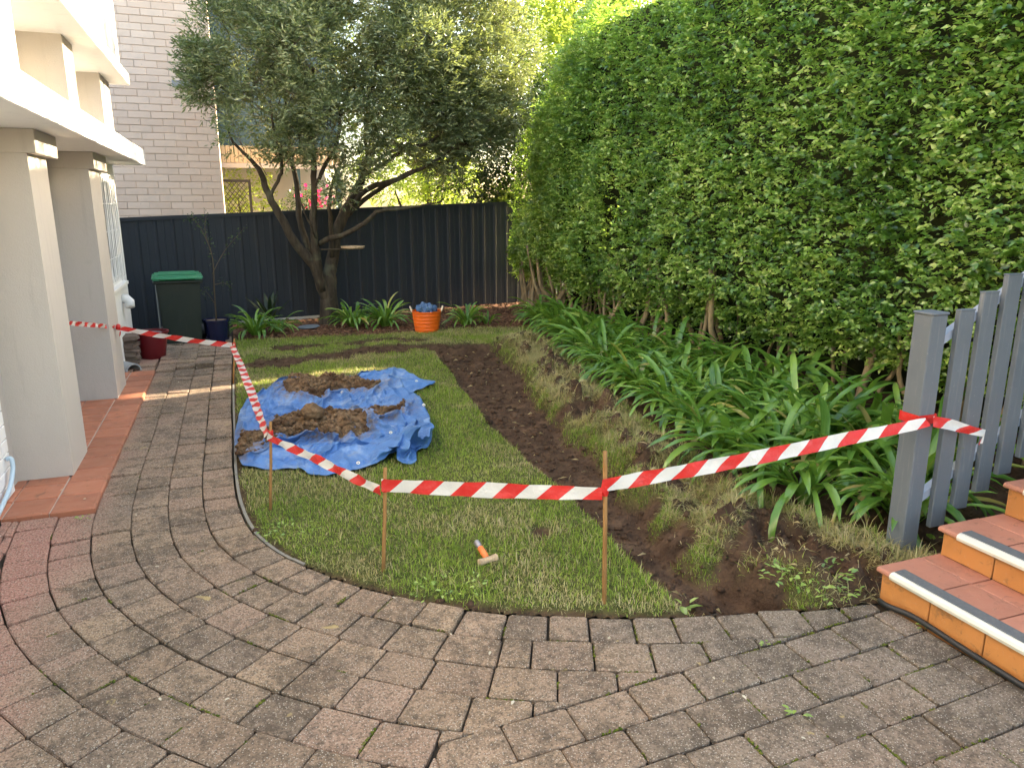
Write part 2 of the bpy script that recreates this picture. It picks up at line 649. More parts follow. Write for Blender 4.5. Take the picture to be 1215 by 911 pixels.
M['darkgrout'] = m_plain('dark_grout', (0.10, 0.065, 0.04), .9, .3, 20)
M['alu'] = m_plain('nosing_aluminium', (0.70, 0.66, 0.56), .45, .12, 14, metal=.15)
M['grit'] = m_plain('nosing_grit', (0.12, 0.125, 0.125), .9, .3, 80, .6, 300)
M['picket'] = m_worn('grey_powdercoat', (0.118, 0.132, 0.146), (0.26, 0.26, 0.25), .42)
M['rail'] = m_plain('rail_lilac', (0.30, 0.325, 0.38), .4, .06)
M['cable'] = m_plain('black_rubber', (0.018, 0.017, 0.016), .5, .2, 30)
M['bamboo'] = m_bark('bamboo', (0.22, 0.105, 0.035), (0.42, 0.22, 0.085), 20)
M['orange'] = m_plain('orange_plastic', (0.82, 0.135, 0.012), .42, .08, 8)
M['paleplastic'] = m_plain('pale_handle', (0.75, 0.60, 0.42), .5)
M['redplastic'] = m_plain('red_plastic', (0.15, 0.007, 0.012), .45, .12, 8)
M['binblack'] = m_worn('bin_green_black', (0.010, 0.020, 0.014), (0.035, 0.04, 0.034), .42)
M['binlid'] = m_plain('bin_lid_green', (0.01, 0.19, 0.075), .4, .12, 6)
M['binlit'] = m_plain('bin_lit_grey', (0.12, 0.13, 0.125), .5)  # lighter grey that paints the lit side of the bin
M['potblue'] = m_plain('navy_glaze', (0.010, 0.013, 0.045), .25, .2, 6)
M['potrim'] = m_plain('pot_soil', (0.20, 0.135, 0.085), .9, .3, 40, .5)
M['stone'] = m_plain('brown_stone', (0.15, 0.105, 0.08), .9, .4, 9, .7, 50)
M['slate'] = m_plain('grey_slate', (0.11, 0.13, 0.145), .7, .2, 9, .4)
M['concrete'] = m_plain('concrete', (0.42, 0.40, 0.36), .9, .15, 9, .4)
M['edging'] = m_plain('dirty_concrete', (0.22, 0.20, 0.165), .95, .3, 14, .5, 60)
M['greypvc'] = m_plain('grey_pvc', (0.30, 0.31, 0.31), .6)
M['bluepvc'] = m_plain('pale_blue_pvc', (0.42, 0.54, 0.62), .4, .05)
M['glass'] = m_plain('dark_glass', (0.03, 0.035, 0.035), .08, .2)
M['teal'] = m_plain('teal_cladding', (0.028, 0.075, 0.095), .6, .15)
M['tan'] = m_plain('tan_metal', (0.55, 0.43, 0.27), .55, .08)
M['black'] = m_plain('black_steel', (0.012, 0.012, 0.013), .45)
M['metaltip'] = m_plain('dull_steel', (0.30, 0.28, 0.30), .4, .2, 60, metal=.5)
M['wood'] = m_bark('pale_wood', (0.36, 0.24, 0.14), (0.62, 0.46, 0.30), 30)
M['orangegrip'] = m_plain('orange_grip', (0.80, 0.20, 0.05), .5, .15, 50)


M['tarp2'] = m_plain('blue_sheet', (0.055, 0.125, 0.24), .45, .35, 14, .4, 40)


def m_fence():
    t = NT('charcoal_steel')
    p = t.pos()
    c = t.mix(t.noise(p, 2, 5, .6), (0.018, 0.0225, 0.030), (0.027, 0.033, 0.042))
    c = t.mix(t.mapr(t.noise(p, 7, 6, .7), .58, .75, 0, .25), c, (0.04, 0.038, 0.035))
    return t.bsdf(c, .55, t.bump(t.noise(p, 3, 2), .05, .02), spec=.3)


M['fence'] = m_fence()


def m_cbrick():
    t = NT('cream_brick')
    p, r = t.pos(), t.rnd()
    c = t.mix(r, (0.73, 0.55, 0.44), (0.80, 0.62, 0.505))
    c = t.mix(t.mapr(t.noise(p, 5, 6, .65), .52, .75, 0, .4), c, (0.53, 0.43, 0.37))
    c = t.mix(t.mapr(t.noise(p, 22, 2, .5), .72, .76, 0, .7), c, (0.24, 0.22, 0.20))
    return t.bsdf(c, .85, t.bump(t.noise(p, 60, 5), .4, .008), spec=.25)


M['cbrick'] = m_cbrick()

# ================================================================== SETTING
# ---- far ground sheet
mb = MB()
mb.poly([(-200, -150, -.16), (200, -150, -.16), (200, 250, -.16), (-200, 250, -.16)], [(0, 1, 2, 3)])
mb.build('ground', M['ground'], kind='structure')

# ---- garden edge (lawn / paving border)
B0 = [(-.08, 10.6), (-.08, 9.4), (-.10, 7.4), (-.10, 5.87), (-.10, 5.1), (-.075, 4.5), (-.01, 4.05), (.10, 3.75), (.26, 3.48), (.45, 3.24), (.72, 2.98), (.97, 2.80),
      (1.27, 2.655), (1.68, 2.49), (2.0, 2.41), (2.3, 2.33), (2.68, 2.27), (3.2, 2.18)]
EDGE = [tuple(p[:2]) for p in catmull([(x, y, 0) for x, y in B0], 10)]
EX, EY = np.array(EDGE)[:, 0], np.array(EDGE)[:, 1]


def offset_curve(d):
    """garden edge moved outwards (towards the house and the camera) by d, smoothed to one point per edge point"""
    tx, ty = np.gradient(EX), np.gradient(EY)
    L = np.hypot(tx, ty)
    nx, ny = ty / L, -tx / L          # to the right of travel direction (down then right) = towards the house
    return EX + nx * d, EY + ny * d


# ---- pavers
paving = None
PAVE_Z = 0.0


def clip_poly(poly, a, b, c):
    """keep a*x+b*y+c >= 0"""
    out = []
    n = len(poly)
    for i in range(n):
        p, q = poly[i], poly[(i + 1) % n]
        dp, dq = a * p[0] + b * p[1] + c, a * q[0] + b * q[1] + c
        if dp >= 0:
            out.append(p)
        if (dp >= 0) != (dq >= 0):
            t = dp / (dp - dq)
            out.append((p[0] + t * (q[0] - p[0]), p[1] + t * (q[1] - p[1])))
    return out


def area(poly):
    return 0.5 * sum(p[0] * q[1] - q[0] * p[1] for p, q in zip(poly, poly[1:] + poly[:1]))


def shrink(poly, d):
    """move every side inwards by d (poly counter-clockwise, convex)"""
    n = len(poly)
    res = poly
    for i in range(n):
        p, q = poly[i], poly[(i + 1) % n]
        ex, ey = q[0] - p[0], q[1] - p[1]
        L = math.hypot(ex, ey)
        if L < 1e-5:
            continue
        nx, ny = -ey / L, ex / L
        res = clip_poly(res, nx, ny, -(nx * p[0] + ny * p[1]) - d)
        if len(res) < 3:
            return []
    return res


def chop(poly, c):
    out = []
    n = len(poly)
    for i in range(n):
        p0, p, p1 = np.array(poly[i - 1]), np.array(poly[i]), np.array(poly[(i + 1) % n])
        for q in (p0, p1):
            L = np.linalg.norm(q - p)
            out.append(tuple(p + (q - p) * min(c * random.uniform(.5, 1.6) / max(L, 1e-6), .35)))
    return out


def clean(poly, eps=.012):
    out = []
    for p in poly:
        if not out or math.hypot(p[0] - out[-1][0], p[1] - out[-1][1]) > eps:
            out.append(p)
    if len(out) > 2 and math.hypot(out[0][0] - out[-1][0], out[0][1] - out[-1][1]) < eps:
        out.pop()
    return out


def slab_mesh(name, poly, z0, z1, bev, mat, tilt=0.0):
    cx = sum(p[0] for p in poly) / len(poly)
    cy = sum(p[1] for p in poly) / len(poly)
    top = shrink(poly, bev)
    if len(top) != len(poly):
        top = [(cx + (p[0] - cx) * .93, cy + (p[1] - cy) * .93) for p in poly]
    n = len(poly)
    a, b = random.gauss(0, tilt), random.gauss(0, tilt)
    V = [(p[0] - cx, p[1] - cy, z0) for p in poly]
    V += [(p[0] - cx, p[1] - cy, z1 - bev * .8 + a * (p[0] - cx) + b * (p[1] - cy)) for p in poly]
    V += [(p[0] - cx, p[1] - cy, z1 + a * (p[0] - cx) + b * (p[1] - cy)) for p in top]
    F = []
    for r in range(2):
        for i in range(n):
            j = (i + 1) % n
            F.append((r * n + i, r * n + j, (r + 1) * n + j, (r + 1) * n + i))
    F.append(tuple(range(2 * n, 3 * n)))
    me = bpy.data.meshes.new(name)
    me.from_pydata(V, [], F)
    me.materials.append(mat)
    me.update()
    return me, cx, cy


PAVERS = []


def lay_paver(poly, z=0.0, gap=.004, tilt=.012):
    poly = clean(list(poly))
    if len(poly) < 3:
        return
    if area(poly) < 0:
        poly = poly[::-1]
    poly = shrink(poly, gap * random.uniform(.5, 1.7))
    poly = clean(poly)
    if len(poly) < 3 or area(poly) < .0030:
        return
    poly = chop(poly, .009)
    dz = z + random.gauss(0, .0035)
    me, cx, cy = slab_mesh('paver', poly, -.06, 0.0, .0055, M['paver'], tilt)
    o = add('paver', me, paving)
    o.location = (cx, cy, dz)
    PAVERS.append(poly)


# bed of sand under the pavers (the structure the pavers belong to)
NXB, NYB = 90, 120
xs, ys = np.linspace(-2.4, 3.4, NXB), np.linspace(.6, 10.75, NYB)
GX, GY = np.meshgrid(xs, ys)
GZ = -.022 + .012 * (fbm(GX * 9, GY * 9) - .5)
idx = np.arange(NXB * NYB).reshape(NYB, NXB)
F4 = np.stack([idx[:-1, :-1], idx[:-1, 1:], idx[1:, 1:], idx[1:, :-1]], -1).reshape(-1, 4)
cxx, cyy = GX.ravel()[F4].mean(1), GY.ravel()[F4].mean(1)
edge_poly = [(-.05 if i < 40 else x, y) for i, (x, y) in enumerate(EDGE)] + [(6, 2.1), (6, 11), (-.05, 11)]
lawn_poly = [(x, y) for x, y in EDGE] + [(6.5, 2.0), (6.5, 14), (EDGE[0][0], 14)]
keep = ~inside(cxx, cyy, lawn_poly)
me = np_mesh('paving', np.stack([GX.ravel(), GY.ravel(), GZ.ravel()], 1), F4[keep], M['sand'], True)
paving = add('paving', me, kind='structure')

CUT_A, CUT_B, CUT_C = .06, -1.0, 2.105 - .06 * .9      # line y = 2.105 + .06 (x - .9); negative side = above
PV = .193


def above_cut(poly):
    return clip_poly(poly, -CUT_A, 1.0, -(CUT_C))


ARC = np.concatenate([[0], np.cumsum(np.hypot(np.diff(EX), np.diff(EY)))])


def ring(k, d0, d1, s0, s1, tang):
    """one course of pavers along the garden edge between offsets d0 and d1"""
    x0, y0 = offset_curve(d0)
    x1, y1 = offset_curve(d1)
    xm, ym = offset_curve((d0 + d1) / 2)
    am = np.concatenate([[0], np.cumsum(np.hypot(np.diff(xm), np.diff(ym)))])
    a = np.interp(s0, ARC, am) + random.uniform(0, tang)
    end = am[-1]
    a = max(a, 0)
    while a < end - .05:
        yhere = np.interp(a, am, ym)
        w = (.186 if yhere > 4.6 else tang if (yhere < 2.9 or k == 0) else .208) * random.uniform(.93, 1.08)
        if random.random() < .045 and yhere < 4.5:
            w *= .5
        q = []
        eg = .0035 if yhere > 3.6 else .0015
        for X, Y, aa in ((x0, y0, a + eg), (x0, y0, a + w - eg), (x1, y1, a + w - eg), (x1, y1, a + eg)):
            q.append((np.interp(aa, am, X), np.interp(aa, am, Y)))
        yield q
        a += w


BOT = 1.35
for k in range(10):
    d0, d1 = k * PV + .012, (k + 1) * PV + .012
    tang = .19 if k == 0 else .236
    for q in ring(k, d0, d1, 0, ARC[-1], tang):
        cx, cy = sum(p[0] for p in q) / 4, sum(p[1] for p in q) / 4
        if cy < BOT or cx < -2.3:
            continue
        if k >= 4 and cy > 4.74:
            continue                                   # tiled porch stands there
        if k >= 6 and cy > 3.75:         # pink courses against the house take over
            continue
        if cy > 8.62:
            z = .030 + .012 * math.sin(cx * 9 + cy * 7)
        else:
            z = 0.0
        if k >= 4 and cy > 4.40:
            q = clip_poly(q, 0, -1, 4.655)
        if q:
            lf = [.42 * (p[0] - .43) - .30 * (p[1] - 1.95) for p in q]
            if max(lf) > 0 and any(p[1] < CUT_A * p[0] + CUT_C for p in q):
                low = clip_poly(clip_poly(q, CUT_A, -1.0, CUT_C), -.42, .30, .42 * .43 - .30 * 1.95)
                if len(low) > 2:
                    lay_paver(low, z, .002)
                q = above_cut(q)
        if k >= 2 and q:
            q = clip_poly(q, -1, 0, 2.62)
        if q and len(q) > 2 and cx < 2.66:
            lay_paver(q, z, (.0016 if cy > 4.4 else .0026) if k else .0036, .022 if cy > 4.4 else .013)
# straight courses beside the steps
row = 0
y = 2.105 + .06 * 1.7
for row in range(6):
    ytop0 = 2.105 - row * .180
    x = .0 - (row % 2) * .125 + random.uniform(-.02, .02)
    while x < 2.68:
        w = .25 * random.uniform(.97, 1.03)
        f = lambda xx, o: ytop0 + o + .055 * (xx - .9)
        q = [(x, f(x, -.18)), (x + w, f(x + w, -.18)), (x + w, f(x + w, 0)), (x, f(x, 0))]
        q = clip_poly(q, -1, 0, 2.625)
        if q and f(x, 0) > 1.42:
            d = np.hypot(EX - x, EY - ytop0).min()
            # keep only the part in front of the curved courses on the left
            q = clip_poly(q, .42, -.30, -.42 * .43 + .30 * 1.95)
            if q and len(q) > 2:
                lay_paver(q, 0, .0026)
        x += w
# pink courses against the house
x7, y7 = offset_curve(6 * PV + .012)
for r in range(8):
    yt = 4.652 - r * .205
    x = -2.2 - random.uniform(0, .15)
    while x < -.9:
        w = .33 * random.uniform(.95, 1.05)
        xe0 = np.interp(-(yt), -y7[(y7 < 4.9) & (x7 < .2)], x7[(y7 < 4.9) & (x7 < .2)])
        xe1 = np.interp(-(yt - .205), -y7[(y7 < 4.9) & (x7 < .2)], x7[(y7 < 4.9) & (x7 < .2)])
        if yt - .205 > 3.6:
            q = [(x, yt - .205), (x + w, yt - .205), (x + w, yt), (x, yt)]
            dx, dy = xe1 - xe0, -.205
            q = clip_poly(q, dy, -dx, -(dy * xe0 - dx * yt))
            if q and len(q) > 2:
                lay_paver(q, 0, .003)
        x += w
# pavers between house and far path
for r in range(9):
    for c in range(3):
        x1_ = -.885 - c * .2
        y0_ = 8.66 + r * .2 + random.uniform(-.01, .01)
        lay_paver([(x1_ - .2, y0_), (x1_, y0_), (x1_, y0_ + .2), (x1_ - .2, y0_ + .2)], .030 + random.gauss(0, .008), .005, .03)
# concrete strip that edges the lawn
sel = [(x, y) for x, y in EDGE if 3.55 < y < 9.3]
mb = MB()
for (ax, ay), (bx, by) in zip(sel[::3], sel[3::3]):
    d = np.array([bx - ax, by - ay])
    n = np.array([d[1], -d[0]]) / np.linalg.norm(d)
    p = [np.array([ax, ay]) - n * .014, np.array([ax, ay]) + n * .003, np.array([bx, by]) + n * .003, np.array([bx, by]) - n * .014]
    p = [tuple(a) for a in p]
    zt = -.004 + random.uniform(-.005, .004)
    mb.poly([(a[0], a[1], -.06) for a in p] + [(a[0], a[1], zt) for a in p], [(4, 5, 6, 7), (0, 1, 5, 4), (1, 2, 6, 5), (2, 3, 7, 6), (3, 0, 4, 7)])
mb.build('edging_strip', M['edging'], paving)

# ---- lawn, trench, beds: one height field
TL = np.array([gp(*p)[:2] for p in [(515, 415), (545, 455), (580, 503), (625, 545), (663, 577), (710, 622), (764, 678), (815, 729)]])
TR = np.array([gp(*p)[:2] for p in [(588, 413), (612, 440), (640, 473), (690, 525), (728, 570), (765, 612), (815, 655), (935, 722)]])
TARP_PX = [(100, 300), (150, 235), (215, 205), (300, 163), (440, 180), (520, 165), (590, 150), (700, 125), (850, 105), (920, 130), (985, 160), (1040, 177), (985, 186), (930, 188), (925, 205), (960, 240),
           (985, 290), (1003, 330), (1022, 400), (1020, 445), (1000, 480), (950, 500), (945, 548), (880, 552), (868, 515), (850, 500), (820, 525), (740, 560), (640, 588), (560, 600), (500, 610), (430, 600), (380, 578),
           (260, 577), (170, 570), (110, 556), (85, 510), (74, 470), (75, 420), (88, 350)]


def tp(x, y, z=.04):
    return gp(260 + x * .2469, 410 + y * .2471, z)


TARP = [tuple(tp(*p)[:2]) for p in TARP_PX]
SPOTS = [(665, 440, .22), (700, 492, .26), (690, 470, .16), (925, 660, .30), (960, 690, .25), (878, 583, .14), (760, 560, .12), (830, 612, .14), (800, 580, .1), (872, 640, .1), (640, 632, .07), (745, 540, .1), (985, 675, .2), (860, 705, .2), (900, 700, .2), (1015, 690, .16), (905, 625, .16), (800, 640, .15), (765, 600, .14)]
SPOTS = [(*gp(a, b)[:2], r) for a, b, r in SPOTS]
STRIP1 = [tuple(gp(*p)[:2]) for p in [(296, 434), (345, 428), (400, 421), (460, 413), (520, 412), (575, 412)]]
STRIP2 = [tuple(gp(*p)[:2]) for p in [(345, 413), (400, 410), (432, 405), (470, 403), (500, 405)]]


def ag_front(Y):
    return np.interp(Y, [2.3, 2.6, 3.4, 4.8, 10.35, 11], [3.05, 2.97, 2.78, 2.88, 3.95, 4.1])


def ground_fields(x, y):
    o1 = .10 * (fbm(x * 3.1, y * 3.1, 4) - .5)
    xl = np.interp(y, TL[::-1, 1], TL[::-1, 0]) + .8 * o1
    xr = np.interp(y, TR[::-1, 1], TR[::-1, 0]) + .06 + 2.4 * o1
    yend = sstep(8.95, 8.75, y + o1)
    intr = sstep(-.02, .05, x - xl) * sstep(-.04, .07, xr - x) * yend
    ridge = sstep(-.05, .18, x - xr) * sstep(-.05, .25, ag_front(y) + .15 - x) * sstep(9.6, 8.6, y)
    n1 = fbm(x * 4.3 + 7, y * 4.3, 5, .55)
    n2 = fbm(x * 13, y * 13 + 5, 4, .6)
    soil = intr.copy()
    for sx, sy, r in SPOTS:
        d = np.hypot(x - sx, y - sy) / r
        soil = np.maximum(soil, sstep(1.15, .7, d + (n1 - .5) * 1.6))
    soil = np.maximum(soil, ridge * sstep(.53, .60, n1 * .55 + n2 * .45))
    for S, w in ((STRIP1, .34), (STRIP2, .20)):
        d = seg_dist(x, y, S)
        soil = np.maximum(soil, sstep(w, w * .5, d + (n1 - .5) * .55 + (n2 - .5) * .2))
    bed = sstep(0, .12, x - ag_front(y) - .05 + o1)
    mulch = np.maximum(sstep(10.15, 10.45, y + 1.2 * o1 + .05 * (x - 1)), bed * sstep(8.5, 9.6, y))
    soil = np.maximum(soil, np.maximum(bed, mulch))
    edge_d = seg_dist(x, y, EDGE[::4])
    soil = np.maximum(soil, sstep(.05, .02, edge_d + (n1 - .5) * .06) * .9)
    h = .004 + .03 * (fbm(x * 1.3, y * 1.3, 3) - .5)
    h = h + intr * (-.115 + .05 * (n1 - .5) + .05 * (n2 - .5))
    h = h + ridge * (.07 + .40 * (n1 - .5) + .11 * (n2 - .5))
    h = h + soil * (1 - intr) * (.055 * (n2 - .5) - .012)
    h = h + bed * (1 - mulch) * .03
    h = h * sstep(0.0, .10, edge_d) - .012 * sstep(.07, 0, edge_d)
    return h, soil, mulch, ridge, intr, bed


def ground_z(x, y):
    return ground_fields(np.array([x], float), np.array([y], float))[0][0]


RES = .025
xs, ys = np.arange(-.15, 6.4, RES), np.arange(2.05, 13.6, RES)
GX, GY = np.meshgrid(xs, ys)
h, soil, mulch, ridge, intr, bed = ground_fields(GX.ravel(), GY.ravel())
nx_, ny_ = len(xs), len(ys)
idx = np.arange(nx_ * ny_).reshape(ny_, nx_)
F4 = np.stack([idx[:-1, :-1], idx[:-1, 1:], idx[1:, 1:], idx[1:, :-1]], -1).reshape(-1, 4)
cxx, cyy = GX.ravel()[F4].mean(1), GY.ravel()[F4].mean(1)
keep = inside(cxx, cyy, lawn_poly)
used, inv = np.unique(F4[keep], return_inverse=True)
V = np.stack([GX.ravel(), GY.ravel(), h], 1)[used]
lawn = add('lawn', np_mesh('lawn', V, inv.reshape(-1, 4), M['soil'], True, {'soil': soil[used], 'mulch': mulch[used], 'dry': ridge[used]}), kind='structure')
# bare strip behind the far paving
mb = MB()
mb.poly([(-3, 10.45, -.03), (-.02, 10.45, -.03), (-.02, 13.6, -.03), (-3, 13.6, -.03)], [(0, 1, 2, 3)])
o = mb.build('garden_soil', M['sand'], kind='structure')

# ---- grass blades
NG = 300000
gx = RNG.uniform(-.1, 4.4, NG)
gy = 2.15 + (RNG.random(NG) ** 1.25) * 8.6
NX = 110000
ey_ = 2.3 + RNG.random(NX) ** 1.2 * 7.2
ex0 = np.interp(ey_, TR[::-1, 1], TR[::-1, 0]) - .1
gx = np.concatenate([gx, ex0 + RNG.random(NX) * (ag_front(ey_) + .2 - ex0)])
gy = np.concatenate([gy, ey_])
NG = len(gx)
hh, so, mu, ri, it, be = ground_fields(gx, gy)
ok = inside(gx, gy, lawn_poly) & (RNG.random(NG) > so * 1.02) & ~inside(gx, gy, TARP)
gx, gy, hh, ri, so = gx[ok], gy[ok], hh[ok], ri[ok], so[ok]
n = len(gx)
tuft = fbm(gx * 2.2 + 3, gy * 2.2, 4)
dryn = fbm(gx * 1.7 + 30, gy * 1.7 + 4, 5, .6)
dp = gp(395, 690)[:2]
dry = .14 + sstep(.46, .62, dryn) * .6 + ri * .72 + .75 * sstep(.45, .1, np.hypot(gx - dp[0] - .05, gy - dp[1]))
dry = np.clip(dry - .35 * sstep(.4, .1, np.hypot(gx - .75, gy - 3.1)), .06, .95)
isdry = (RNG.random(n) < dry).astype(float) * RNG.uniform(.6, 1, n)
ln = RNG.uniform(.022, .050, n) * (.75 + .8 * (tuft - .3)) * (1 + .5 * ri)
long_ = (RNG.random(n) < .03)
ln = np.where(long_, ln * 1.7, ln)
ln = ln * (1 + .6 * ri * RNG.random(n))
clump = fbm(gx * 9, gy * 9, 3)
ln = ln * (1 + ri * 1.2 * (clump - .45))
az = RNG.uniform(0, 2 * np.pi, n)
lean = np.abs(RNG.normal(.55, .38, n)) + .50 * ri * RNG.random(n) * 2
wd = RNG.uniform(.0022, .0042, n) * (1 + .3 * long_)
dxy = np.stack([np.cos(az), np.sin(az)], 1)
sxy = np.stack([-np.sin(az), np.cos(az)], 1)
base = np.stack([gx, gy, hh - .004], 1)


def pt(t, side):
    a = lean * (.45 + .9 * t)
    r = ln * t * np.sin(np.clip(a, 0, 1.55))
    z = ln * t * np.cos(np.clip(a, 0, 1.5))
    q = base.copy()
    q[:, :2] += dxy * r[:, None] + sxy * (wd * side)[:, None]
    q[:, 2] += z
    return q


Vg = np.stack([pt(0, -.5), pt(0, .5), pt(.55, -.42), pt(.55, .42), pt(1, 0)], 1).reshape(-1, 3)
b5 = np.arange(n)[:, None] * 5
Fg = np.concatenate([b5 + np.array([[0, 1, 3]]), b5 + np.array([[0, 3, 2]]), b5 + np.array([[2, 3, 4]])], 0)
lush = np.zeros(n)
for qx, qy, qr in ((350, 640, .35), (535, 700, .30), (600, 665, .18), (440, 442, .30), (420, 600, .3), (660, 705, .3), (560, 560, .3)):  # greener patches; the one at the tarp's far edge paints sunlit grass
    q = gp(qx, qy)
    lush = np.maximum(lush, sstep(qr, qr * .2, np.hypot(gx - q[0], gy - q[1]) + .15 * (tuft - .5)))
gr = np.clip(RNG.normal(.22 + .62 * fbm(gx * 1.6, gy * 1.6, 4), .24, n) + .2 * long_ + .28 * lush, 0, 1)
add('grass', np_mesh('grass', Vg, Fg, M['grass'], False, {'rnd': np.repeat(gr, 5), 'dry': np.repeat(isdry, 5), 'hgt': np.tile([0, 0, .5, .5, 1], n)}), kind='stuff')


def scatter_lumps(name, pts, sizes, mat, flat=.7, seed=1, parent=None, elong=None):
    """many small lumps joined in one stuff mesh"""
    tv, tf = lump_mesh((1, 1, 1), 1, .5, seed)
    tv, tf = np.array(tv), np.array(tf)
    rr = np.random.default_rng(seed)
    n = len(pts)
    ang = rr.uniform(0, 6.28, n)
    sc = np.stack([sizes * rr.uniform(.7, 1.3, n) * (1 if elong is None else elong), sizes * rr.uniform(.7, 1.2, n), sizes * flat * rr.uniform(.6, 1.2, n)], 1)
    v = tv[None] * sc[:, None]
    c, s = np.cos(ang)[:, None], np.sin(ang)[:, None]
    X = v[..., 0] * c - v[..., 1] * s
    Y = v[..., 0] * s + v[..., 1] * c
    v = np.stack([X, Y, v[..., 2]], -1) + np.asarray(pts)[:, None]
    f = tf[None] + (np.arange(n) * len(tv))[:, None, None]
    return add(name, np_mesh(name, v.reshape(-1, 3), f.reshape(-1, 3), mat, False, {'rnd': np.repeat(rr.random(n), len(tv)), 'soil': np.ones(n * len(tv)), 'mulch': np.zeros(n * len(tv))}), parent, kind='stuff')


# ---- dry straw lying about on the dug soil
NW = 5200
wx_, wy_ = RNG.uniform(.2, 3.9, NW), RNG.uniform(2.3, 9.4, NW)
hh, so2, mu2, ri2, it2, be2 = ground_fields(wx_, wy_)
ok = inside(wx_, wy_, lawn_poly) & (RNG.random(NW) < (.10 * it2 + .9 * ri2) * (1 - be2)) & ~inside(wx_, wy_, TARP)
wx_, wy_, hh = wx_[ok], wy_[ok], hh[ok]
m = len(wx_)
aa = RNG.uniform(0, 6.28, m)
L2 = RNG.uniform(.02, .07, m)
w2_ = RNG.uniform(.001, .002, m)
dx2, dy2 = np.cos(aa), np.sin(aa)
tz2 = RNG.uniform(0, .022, m)
Vs = np.stack([np.stack([wx_ - dy2 * w2_, wy_ + dx2 * w2_, hh + .006], 1), np.stack([wx_ + dy2 * w2_, wy_ - dx2 * w2_, hh + .006], 1),
               np.stack([wx_ + dx2 * L2 * .6, wy_ + dy2 * L2 * .6, hh + .010 + tz2], 1), np.stack([wx_ + dx2 * L2, wy_ + dy2 * L2 + .004, hh + .006 + tz2 * .6], 1)], 1).reshape(-1, 3)
b4 = np.arange(m)[:, None] * 4
Fs = np.concatenate([b4 + np.array([[0, 1, 2]]), b4 + np.array([[1, 3, 2]])], 0)
add('dry_straw', np_mesh('dry_straw', Vs, Fs, M['grass'], False, {'rnd': np.repeat(RNG.random(m), 4), 'dry': np.ones(m * 4), 'hgt': np.ones(m * 4)}), kind='stuff')

# ---- loose soil crumbs and turf straw
NS = 34000
sx, sy = RNG.uniform(-.05, 4.2, NS), RNG.uniform(2.3, 9.8, NS)
hh, so, mu, ri, it, be = ground_fields(sx, sy)
ok = inside(sx, sy, lawn_poly) & (RNG.random(NS) < so * (1 - be) * .9) & ~inside(sx, sy, TARP)
sx, sy, hh = sx[ok], sy[ok], hh[ok]
sz = RNG.uniform(.003, .009, len(sx)) * np.where(RNG.random(len(sx)) < .10, 2.8, 1)
scatter_lumps('soil_crumbs', np.stack([sx, sy, hh + sz * .25], 1), sz, M['soil'])
NC = 1500
cx_, cy_ = RNG.uniform(.9, 3.6, NC), RNG.uniform(2.4, 9.2, NC)
hh, so, mu, ri, it, be = ground_fields(cx_, cy_)
ok = inside(cx_, cy_, lawn_poly) & (RNG.random(NC) < np.clip(ri * (.25 + so) + .35 * it, 0, 1) * (1 - be))
cx_, cy_, hh = cx_[ok], cy_[ok], hh[ok]
sz = RNG.uniform(.010, .030, len(cx_))
scatter_lumps('turned_clods', np.stack([cx_, cy_, hh + sz * .3], 1), sz, M['soil'], .75, 12)
NB = 9000
sx, sy = RNG.uniform(-.0, 5.2, NB), RNG.uniform(8.5, 12.9, NB)
hh, so, mu, ri, it, be = ground_fields(sx, sy)
ok = inside(sx, sy, lawn_poly) & (RNG.random(NB) < mu)
sx, sy, hh = sx[ok], sy[ok], hh[ok]
t_ = NT('bark_chip')
M['chip'] = t_.bsdf(t_.ramp(t_.attr('rnd'), [(0, (0.06, 0.028, 0.016)), (.6, (0.15, 0.072, 0.04)), (1, (0.30, 0.18, 0.11))]), .9, spec=.2)
scatter_lumps('bark_mulch', np.stack([sx, sy, hh + .006], 1), RNG.uniform(.008, .018, len(sx)), M['chip'], .45, 3, elong=2.0)

# ---- moss and seedlings in the paving joints
jp = []
for poly in PAVERS:
    cx, cy = np.mean(poly, 0)
    prob = .55 if cx > 1.25 and cy < 2.4 else (.12 if cy < 3.6 else .04)
    for a, b in zip(poly, poly[1:] + poly[:1]):
        L = math.hypot(a[0] - b[0], a[1] - b[1])
        if L > .06 and random.random() < prob:
            t0, t1 = sorted((random.random(), random.random()))
            for k in range(int(L * (t1 - t0) * 260)):
                t = random.uniform(t0, t1)
                jp.append((a[0] + (b[0] - a[0]) * t + random.gauss(0, .0025), a[1] + (b[1] - a[1]) * t + random.gauss(0, .0025), -.006 + random.uniform(-.004, .004)))
t_ = NT('joint_moss')
M['moss'] = t_.bsdf(t_.ramp(t_.attr('rnd'), [(0, (0.05, 0.075, 0.012)), (.6, (0.12, 0.14, 0.02)), (1, (0.17, 0.15, 0.05))]), .95, spec=.1)
jp = np.array(jp)
scatter_lumps('joint_moss', jp, RNG.uniform(.003, .006, len(jp)), M['moss'], .7, 8)


